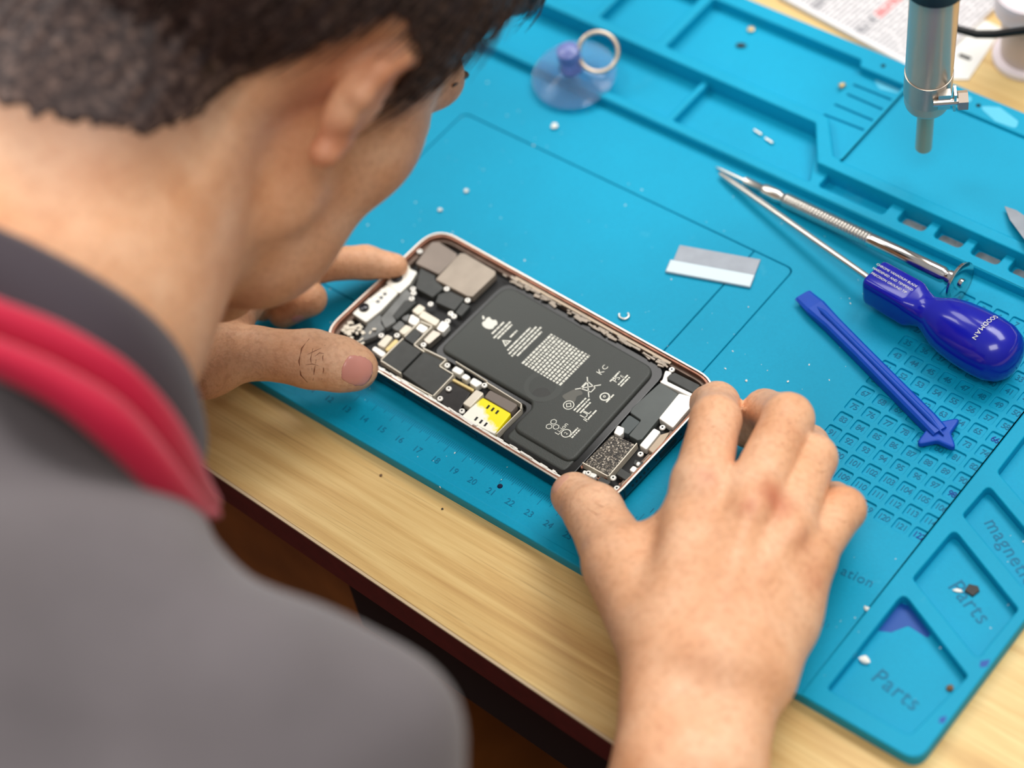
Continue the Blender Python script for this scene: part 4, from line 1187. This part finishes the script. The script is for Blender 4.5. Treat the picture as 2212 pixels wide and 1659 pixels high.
# ---- head, bent down over the phone
HR = np.array([.9856, -.1398, -.0946]); HF = nrm([-.0174, .4734, -.8807]); HU = nrm(np.cross(HR, HF)); HR = np.cross(HF, HU)
HS = 1.03
HB = np.stack([HR, HF, HU])             # rows: right, forward, up
HC = np.array([11.669, 10.176, 21.575])
def H(x, y, z): return HC + HS * (x * HR + y * HF + z * HU)
def hell(c, r): return Ell(H(*c), np.array(r) * HS, HB)
def hcap(a, b, ra, rb): return Cap(H(*a), H(*b), ra * HS, rb * HS)
skull = Blend([
    hell((0, -1.2, 4.2), (7.5, 9.6, 8.2)), hell((0, 4.2, -1.8), (6.3, 5.6, 8.0)),
    hcap((5.2, 1.6, -4.4), (1.6, 7.4, -8.6), 1.7, 1.7), hcap((-5.2, 1.6, -4.4), (-1.6, 7.4, -8.6), 1.7, 1.7),
    hell((4.0, 5.5, -1.1), (2.0, 2.1, 1.9)), hell((-4.0, 5.5, -1.1), (2.0, 2.1, 1.9)), hell((3.9, 4.6, -5.9), (2.5, 2.7, 2.7)), hell((-3.9, 4.6, -5.9), (2.5, 2.7, 2.7)),
    hcap((3.2, 8.6, 2.3), (-3.2, 8.6, 2.3), 1.1, 1.1), hell((0, 8.2, -5.4), (2.6, 1.6, 2.6)),
], 1.5)
face = Blend([skull, hcap((0, 9.6, 1.2), (0, 11.2, -2.6), .7, 1.0), hcap((-.9, 10.2, -2.9), (.9, 10.2, -2.9), .7, .7),
              hcap((-1.7, 9.5, -5.1), (1.7, 9.5, -5.1), .5, .5), hcap((-1.4, 9.4, -6.1), (1.4, 9.4, -6.1), .5, .5), hell((0, 8.9, -8.4), (1.8, 1.4, 1.4))], .6)
class Sub:
    def __init__(s, a, bs, k): s.a = a; s.bs = bs; s.k = k; s.c = a.c; s.R = a.R
    def __call__(s, P):
        d = s.a(P)
        for b in s.bs: d = -smin(-d, b(P), s.k)
        return d
face = Sub(face, [hell((3.0, 10.0, .3), (1.5, 1.1, .9)), hell((-3.0, 10.0, .3), (1.5, 1.1, .9))], .4)
face = Blend([face, hell((3.0, 8.5, .25), (1.3, 1.1, 1.0)), hell((-3.0, 8.5, .25), (1.3, 1.1, 1.0))], .15)
def ear(sd):
    e = []; k_ = .68
    def E_(b, y, z): return (sd * (6.75 + k_ * b), .1 + k_ * y, -.1 + k_ * z)
    arc = [(.5, -.4, -2.0), (1.0, -1.3, -1.0), (1.35, -1.9, .4), (1.35, -1.9, 1.9), (1.15, -1.2, 3.0), (.8, -.1, 3.3), (.3, .8, 2.6)]
    rr = [.44, .36, .36, .40, .46, .42, .3]
    for i in range(len(arc) - 1): e.append(hcap(E_(*arc[i]), E_(*arc[i + 1]), rr[i], rr[i + 1]))
    e.append(hcap(E_(.45, .1, -1.9), E_(.75, -.55, -2.9), .5, .55))                  # lobe
    e.append(hell(E_(.55, -.9, .5), (.55, 1.15, 2.0)))                               # bowl
    e.append(hcap(E_(.3, .5, -.6), E_(.4, .6, .2), .42, .36))
    return Blend(e, .35)
NB0 = at(30, 640, 78.5)
neck = Blend([Cap(H(0, -2.6, -3.5), NB0, 5.7, 6.0), Cap(H(0, 1.0, -5), NB0 + HF * 2.0, 4.6, 5.4), Cap(NB0, at(-120, 1150, 75.5), 5.4, 3.6)], 2.0)
SH_R = at(600, 1725, 68.0); SH_L = at(-760, 700, 82.0)
trunk = Blend([
    Cap(at(-60, 1300, 73.5), SH_R, 4.2, 4.2), Cap(at(-220, 1200, 76), SH_L, 4.4, 4.4),
    Cap(at(-160, 1760, 72), at(-300, 2700, 67), 9.5, 12.0),
], 2.0)
arm_r = Cap(SH_R, ELB_R, 4.1, 3.6); arm_l = Cap(SH_L, ELB_L, 4.4, 3.7)
head = Blend([Blend([face, ear(1), ear(-1)], .35), neck], 1.6)
V, F = grow([hand_r, hand_l, head, trunk, arm_r, arm_l], .8, .155)
body_me = mesh_np('body', V, F)
person = empty('person', (20, -5, -30))
tag(person, 'person in a grey shirt with dark collar and red stripes bending over the phone', 'person')
def body_field(P):
    d = hand_r(P)
    for f in (hand_l, head): d = np.minimum(d, f(P))
    return d
def trace(u, v, f, d0=55.0):
    """point where the line of sight through a photo pixel meets the field"""
    r = AX_F + (u - IW / 2) / FPX * AX_R + (v - IH / 2) / FPX * AX_D; r = r / np.linalg.norm(r)
    t = d0
    for _ in range(80):
        s_ = f((CAM + r * t)[None])[0]
        t += s_ * .9
        if abs(s_) < .002: break
    return CAM + r * t
def normal_of(p, f, e=.05):
    g = np.array([f((p + np.eye(3)[i] * e)[None])[0] - f((p - np.eye(3)[i] * e)[None])[0] for i in range(3)])
    return nrm(g)
def ZLOW(x, y):
    ys = [-13, -9.4, -8.6, -7.7, -6.6, -5.1, -4.4, -3.8, -3.4, -3.0, -2.3, -1.2, -.6, .9, 1.3, 1.8, 2.6, 3.6, 4.2, 4.8, 5.6, 7, 9.5, 13]
    zs = [-7.2, -6.8, -6.0, -5.4, -4.85, -3.5, -2.5, -1.2, .5, 2.0, 2.9, 3.0, 2.7, 2.4, 1.4, 1.0, .8, 1.1, 2.6, 4.4, 5.2, 6.2, 7.0, 7.2]
    return np.interp(y, ys, zs) + .12 * np.maximum(0, 2 - np.abs(x))
zlow = ZLOW
# reddened skin where the knuckles are chapped
att = body_me.attributes.new('redness', 'FLOAT', 'POINT')
red = np.zeros(len(V))
for (u, v), r_, w in [((1528, 1028), .5, .55), ((1672, 1075), .75, .9), ((1618, 1092), .42, .6), ((1690, 1100), .5, .6), ((1735, 1165), .5, .45), ((1765, 1255), .7, .35), ((1545, 925), .55, .2), ((1720, 930), .5, .15)]:
    c_ = trace(u, v, hand_r)
    red = np.maximum(red, w * .8 * np.exp(-((V - c_) ** 2).sum(1) / (r_ * r_)))
for c_, r_, w in [(H(7.8, -.8, 1.2), 1.7, .55), (H(7.2, -.2, -1.6), 1.5, .75), (M(820, 565, 1.0), .9, .25), (M(640, 670, 1), 1.0, .45)]:
    red = np.maximum(red, w * .8 * np.exp(-((V - c_) ** 2).sum(1) / (r_ * r_)))
att.data.foreach_set('value', red.astype(np.float32))
q_ = (V - HC) @ HB.T / HS
st_ = np.clip((q_[:, 2] - (ZLOW(q_[:, 0], q_[:, 1]) - 2.2)) / 2.2, 0, 1) * (np.linalg.norm(V - HC, axis=1) < 15) * (np.abs(q_[:, 0]) < 7.9) * ((q_[:, 1] < -2.6) | ((q_[:, 1] > 1.6) & (q_[:, 1] < 4.6)))
att2 = body_me.attributes.new('stubble', 'FLOAT', 'POINT'); att2.data.foreach_set('value', st_.astype(np.float32))
SKIN = mat('skin', (232, 178, 140), rough=.48, spec=.4, sss=.12); q = NT(SKIN)
tc = q.n('ShaderNodeTexCoord')
n1 = q.n('ShaderNodeTexNoise', i_Vector=tc.outputs['Object'], i_Scale=38.0, i_Detail=6.0)
n2 = q.n('ShaderNodeTexNoise', i_Vector=tc.outputs['Object'], i_Scale=420.0, i_Detail=4.0)
base = q.ramp(n1.outputs['Fac'], [(.3, rgb(220, 160, 118)), (.5, rgb(234, 180, 140)), (.7, rgb(242, 196, 160))])
base = q.mix(q.n('ShaderNodeMapRange', i_0=n2.outputs['Fac'], i_1=.45, i_2=.7, i_3=0.0, i_4=.34).outputs[0], base, rgb(186, 122, 88))
ra = q.n('ShaderNodeAttribute', attribute_name='redness')
base = q.mix(ra.outputs['Fac'], base, rgb(190, 104, 76))
sa = q.n('ShaderNodeAttribute', attribute_name='stubble')
base = q.mix(q.math('MULTIPLY', sa.outputs['Fac'], .62), base, rgb(96, 66, 54))
q.t.links.new(base, q.b.inputs['Base Color'])
vor = q.n('ShaderNodeTexVoronoi', i_Vector=tc.outputs['Object'], i_Scale=900.0)
bp = q.n('ShaderNodeBump', i_Strength=.3, i_Distance=.0004, i_Height=q.math('ADD', vor.outputs['Distance'], q.math('MULTIPLY', n2.outputs['Fac'], 1.2)))
q.t.links.new(bp.outputs[0], q.b.inputs['Normal'])
def child(o): o.location = -person.location; o.parent = person; return o
child(link('body', body_me, SKIN))
# nails
NAIL = mat('nail', (222, 152, 138), rough=.28, spec=.5, coat=.2)
def nail(name, u, v, du, dv, half_l, half_w, f, m=NAIL, lift=.03):
    c0 = trace(u, v, f); c1 = trace(u + du, v + dv, f); n_ = normal_of(c0, f)
    a_ = nrm((c1 - c0) - n_ * ((c1 - c0) @ n_)); b_ = np.cross(n_, a_)
    N_ = 14; vs_ = []
    for i in range(N_ + 1):
        for j in range(N_ + 1):
            s_, t_ = -1 + 2 * i / N_, -1 + 2 * j / N_
            ss = s_ * math.sqrt(1 - .42 * t_ * t_); tt = t_ * math.sqrt(1 - .42 * s_ * s_)
            p = c0 + a_ * ss * half_l + b_ * tt * half_w + n_ * .3
            for _ in range(12): p = p - n_ * f(p[None])[0] * .8
            edge = max(abs(s_), abs(t_))
            vs_.append(p + n_ * (lift * (1 - edge ** 6) - .012))
    fs_ = [(i * (N_ + 1) + j, (i + 1) * (N_ + 1) + j, (i + 1) * (N_ + 1) + j + 1, i * (N_ + 1) + j + 1) for i in range(N_) for j in range(N_)]
    o = MB().add(vs_, fs_).build(name, m, None, 80)
    md = o.modifiers.new('s', 'SOLIDIFY'); md.thickness = .0002
    return child(o)
nail('thumbnail', 773, 802, 20, 6, .72, .66, hand_l)
nail('thumbnail', 1207, 1042, -14, -14, .3, .48, hand_r, mat('pale_nail', (222, 168, 142), rough=.35))
nail('fingernail', 645, 690, -14, 5, .3, .28, hand_l)
# creases across the left thumb knuckle
CRE = mat('skin_crease', (140, 84, 54), rough=.6)
def crease(px, r, f):
    P = [trace(u, v, f) for u, v in px]
    P = [p + normal_of(p, f) * (r * .1) for p in P]
    return P, r
cm = MB()
for px, r in [([(668, 732), (652, 752), (646, 780), (650, 810), (664, 826)], .028), ([(676, 752), (671, 775), (674, 800)], .02), ([(680, 770), (690, 762), (700, 764)], .016),
              ([(683, 776), (679, 800), (676, 822)], .024), ([(702, 745), (697, 772), (699, 800), (695, 820)], .02), ([(660, 788), (674, 786), (688, 790)], .014), ([(664, 766), (680, 758), (694, 752)], .014)]:
    P, r = crease(px, r, hand_l)
    rr = [r * .3] + [r] * (len(P) - 2) + [r * .3]
    cm.tube(P, rr, 6)
child(cm.build('knuckle_creases', CRE, None, 60))

cm = MB()
for px in [[(1517, 915), (1540, 922), (1570, 914)], [(1520, 930), (1545, 938), (1574, 928)], [(1512, 948), (1540, 955), (1572, 948)],
           [(1680, 905), (1705, 915), (1730, 908)], [(1676, 922), (1703, 932), (1732, 926)], [(1660, 950), (1690, 958), (1722, 950)],
           [(1752, 990), (1770, 1002), (1790, 1000)], [(1757, 1012), (1776, 1020), (1790, 1016)], [(1800, 1120), (1822, 1128), (1845, 1122)],
           [(1285, 1085), (1302, 1095), (1316, 1088)], [(1268, 1098), (1290, 1112), (1310, 1108)]]:
    P, r = crease(px, .013, hand_r)
    cm.tube(P, [.004, .013, .004], 6)
child(cm.build('knuckle_creases', mat('faint_skin_crease', (176, 116, 84), rough=.6), None, 60))

# ---- hair
class Off:
    def __init__(s, a, t): s.a = a; s.t = t; s.c = a.c; s.R = a.R + t
    def __call__(s, P): return s.a(P) - s.t
hair_shell = Blend([hell((0, -1.5, 4.4), (7.95, 10.0, 8.8)), hell((0, 5.0, 6.0), (6.4, 4.9, 5.4)), hell((3.6, 7.0, 6.3), (2.4, 2.4, 2.2)), Off(Blend([skull, neck], 1.6), .42)], .8)
def hair_fn(d, P):
    q_ = (P - HC) @ HB.T / HS
    w = .35 * np.sin(q_[:, 0] * 2.3 + q_[:, 2] * .6) * np.sin(q_[:, 1] * 1.7 + 1.0) + .2 * np.sin(q_[:, 0] * 5.1 + q_[:, 1] * 3.7)
    low = zlow(q_[:, 0], q_[:, 1]) + w * .12
        # the shell thins towards the hairline
    up = np.clip((q_[:, 2] - low) / 4.0, 0, 1)
    d2 = d + up * (.14 * np.sin(q_[:, 0] * 6.0 + q_[:, 1] * 4.2) * np.sin(q_[:, 2] * 1.1) + .05 * np.sin(q_[:, 0] * 14 + q_[:, 1] * 11)) + (1 - up) * .36
    return np.maximum(d2, (low - q_[:, 2]) * .5)
hair = Cut(hair_shell, hair_fn); hair.c = H(0, -1, 3); hair.R = 13.5
HV, HFc = grow([hair], .5, .22)
HAIR = mat('dark_brown_hair', (54, 40, 36), rough=.5, spec=.35); q = NT(HAIR)
tc = q.n('ShaderNodeTexCoord')
mp = q.n('ShaderNodeMapping', i_Vector=tc.outputs['Object'])
nz = q.n('ShaderNodeTexNoise', i_Vector=mp.outputs[0], i_Scale=320.0, i_Detail=3.0)
q.t.links.new(q.ramp(nz.outputs['Fac'], [(.35, rgb(40, 26, 24)), (.52, rgb(62, 46, 42)), (.72, rgb(112, 90, 80))]), q.b.inputs['Base Color'])
hair_o = child(link('hair', mesh_np('hair', HV, HFc), HAIR))
# individual strands combed down towards the nape and the sides
sv, sf = [], []
idx = nrng.choice(len(HV), 7000)
for i in idx:
    p = HV[i]; q_ = HB @ (p - HC) / HS
    if q_[2] < zlow(q_[0], q_[1]) + .1 + .5 * nrng.random(): continue
    n_ = nrm(p - H(0, -1, 3.5))
    down = -HU * 1.0 - HF * .25 + HR * (.25 * math.sin(i)) 
    if q_[1] > 3.5: down = HF * .8 - HU * .6 + HR * .2 * math.sin(i)
    t_ = nrm(down - n_ * (down @ n_))
    b_ = np.cross(n_, t_)
    L_ = (1.6 + 1.4 * nrng.random()) * (.55 if q_[1] > 3.5 else (1.0 if q_[2] > 1 else .6)); w = .022 + .02 * nrng.random()
    pts = [p + t_ * L_ * s_ + n_ * (.06 + .22 * s_ * (1 - s_) - .55 * (L_ * s_) ** 2 / 19 + .12 * nrng.random() * s_) + b_ * .15 * s_ * math.sin(i * 1.7) for s_ in (0, .35, .7, 1)]
    k0 = len(sv)
    for j, pt in enumerate(pts):
        ww = w * (1 - .8 * j / 3)
        sv += [pt + b_ * ww, pt - b_ * ww, pt + n_ * ww * 1.6]
    for j in range(3):
        a0 = k0 + j * 3
        for e0, e1 in ((0, 1), (1, 2), (2, 0)): sf.append((a0 + e0, a0 + e1, a0 + 3 + e1, a0 + 3 + e0))
st_me = MB().add(sv, sf).mesh('hair_strands')
st_me.polygons.foreach_set('use_smooth', [True] * len(st_me.polygons))
o = link('hair_strands', st_me, HAIR); o.parent = hair_o
o['kind'] = 'stuff'
# brows and eyes
def onface(x, y, z, lift):
    p = H(x, y, z)
    for _ in range(14): p = p - normal_of(p, face) * (face(p[None])[0] - lift) * .7
    return p
EYEW = mat('eye_white', (232, 228, 220), rough=.15, spec=.5); IRIS = mat('dark_iris', (28, 18, 14), rough=.1)
for sd in (1, -1):
    P = [onface(sd * x, y, z, .02) for x, y, z in [(4.7, 8.0, 2.5), (3.8, 9.0, 3.0), (2.6, 9.6, 3.0), (1.5, 9.9, 2.7)]]
    child(MB().tube(P, [.06, .15, .17, .1], 8).build('eyebrow', HAIR, None, 60))
    c_ = H(sd * 3.0, 8.75, .25)
    eo = child(MB().lathe([(1.18 * math.cos(t), max(.001, 1.18 * math.sin(t))) for t in np.linspace(0, math.pi, 14)], c_, HF, 20).build('eye', EYEW, None, 80))
    io = MB().lathe([(1.12, .55), (1.19, .45), (1.21, .05)], c_, HF, 18).build('iris', IRIS, None, 60); io.parent = eo
# ---- polo shirt
SHIRT = mat('grey_knit', (98, 92, 94), rough=.85, spec=.2, bump=.3, bscale=1800, var=.06, vscale=30, sheen=.2)
COLLAR = mat('charcoal_collar', (62, 54, 60), rough=.8, spec=.2, bump=.25, bscale=2200, sheen=.15)
REDS = mat('red_stripe', (176, 16, 52), rough=.7, spec=.25, bump=.25, bscale=2200, sheen=.2)
sl_end = SH_R + (ELB_R - SH_R) * .62; sl_endl = SH_L + (ELB_L - SH_L) * .62
shirt_f = Blend([
    Cap(at(-60, 1290, 73), SH_R, 5.2, 5.1), Cap(at(-220, 1180, 76), SH_L, 5.4, 5.2),
    Cap(at(-160, 1760, 71.5), at(-300, 2700, 66), 11.2, 14.0), Cap(at(-330, 920, 72.9), at(95, 1135, 74.5), 6.3, 4.5),
    Cap(SH_R, sl_end, 5.1, 4.9), Cap(SH_L, sl_endl, 5.2, 5.0)], 2.0)
def shirt_fn(d, P):
    w = np.sin(P @ np.array([.45, .2, -.6]) + 1.2 * np.sin(P @ np.array([.12, -.3, .1]))) * .22 + np.sin(P @ np.array([-.2, .7, .5])) * .14 + np.sin(P @ np.array([.9, -.5, -.7]) + np.sin(P @ np.array([.3, .4, 0.]))) * .1
    d = d + w
    for o_, n_ in ((sl_end, nrm(ELB_R - SH_R)), (sl_endl, nrm(ELB_L - SH_L))):
        q_ = (P - o_)
        near_ = np.linalg.norm(q_, axis=1) < 8.5
        d = np.where(near_, np.maximum(d, q_ @ n_), d)
    return d
SV, SF = grow([Cut(shirt_f, shirt_fn)], .5, .4)
shirt_o = child(link('polo_shirt', mesh_np('polo_shirt', SV, SF), SHIRT))
def catmull(P, n):
    P = np.array(P, float); out = []
    for i in range(len(P) - 1):
        p0, p1, p2, p3 = P[max(i - 1, 0)], P[i], P[i + 1], P[min(i + 2, len(P) - 1)]
        for k in range(n):
            t = k / n
            out.append(.5 * ((2 * p1) + (-p0 + p2) * t + (2 * p0 - 5 * p1 + 4 * p2 - p3) * t * t + (-p0 + 3 * p1 - 3 * p2 + p3) * t ** 3))
    out.append(P[-1]); return np.array(out)
def band(name, m, A, B, bulge, thick, n=8, nw=8, bend=1.0):
    """lofted cloth strip between two edge curves given as (u, v, depth)"""
    A = catmull([at(*p) for p in A], n); B = catmull([at(*p) for p in B], n)
    vs_ = []
    for i in range(len(A)):
        t_ = A[min(i + 1, len(A) - 1)] - A[max(i - 1, 0)]
        n_ = nrm(np.cross(B[i] - A[i], t_))
        if n_ @ (CAM - A[i]) < 0 and i < len(A) * bend: n_ = -n_
        for j in range(nw + 1):
            s_ = j / nw
            vs_.append(A[i] * (1 - s_) + B[i] * s_ + n_ * bulge * math.sin(math.pi * s_))
    W_ = nw + 1
    fs_ = [(i * W_ + j, i * W_ + j + 1, (i + 1) * W_ + j + 1, (i + 1) * W_ + j) for i in range(len(A) - 1) for j in range(nw)]
    o = MB().add(vs_, fs_).build(name, m, None, None)
    o.data.polygons.foreach_set('use_smooth', [True] * len(o.data.polygons))
    md = o.modifiers.new('s', 'SOLIDIFY'); md.thickness = thick * S; md.offset = 0
    o.location = -person.location; o.parent = person
    return o
E1 = [(-420, 470, 76), (-150, 445, 73.5), (0, 500, 72.3), (130, 562, 72), (250, 632, 72.3), (330, 695, 73.2), (385, 762, 74.5), (412, 830, 76.5), (405, 900, 79.5), (350, 900, 82.5)]
E2 = [(-420, 600, 74.5), (-150, 585, 72), (0, 650, 70.8), (130, 702, 70.5), (232, 765, 70.8), (312, 840, 71.8), (368, 920, 73.2), (408, 1010, 75.2), (436, 1080, 77.5), (400, 1090, 80)]
E2b = [(-420, 690, 73.6), (-150, 675, 71.2), (0, 735, 70), (140, 795, 69.8), (262, 868, 70.2), (345, 960, 71.4), (396, 1045, 73), (424, 1098, 74.6), (436, 1112, 76), (402, 1110, 79)]
E3 = [(-420, 780, 72.8), (-150, 765, 70.5), (0, 818, 69.4), (120, 880, 69.2), (226, 966, 69.6), (316, 1056, 70.8), (382, 1110, 72.2), (418, 1130, 73.6), (436, 1122, 75), (404, 1120, 78)]
collar_o = band('collar', COLLAR, E1, [(u + (4 if u > 300 else 0), v + 12, d) for u, v, d in E2], .35, .25)
for A_, B_ in ((E2, E2b), (E2b, E3)):
    o = band('red_stripe', REDS, A_, B_, .55, .2); 
    o.parent = collar_o; o.location = (0, 0, 0)
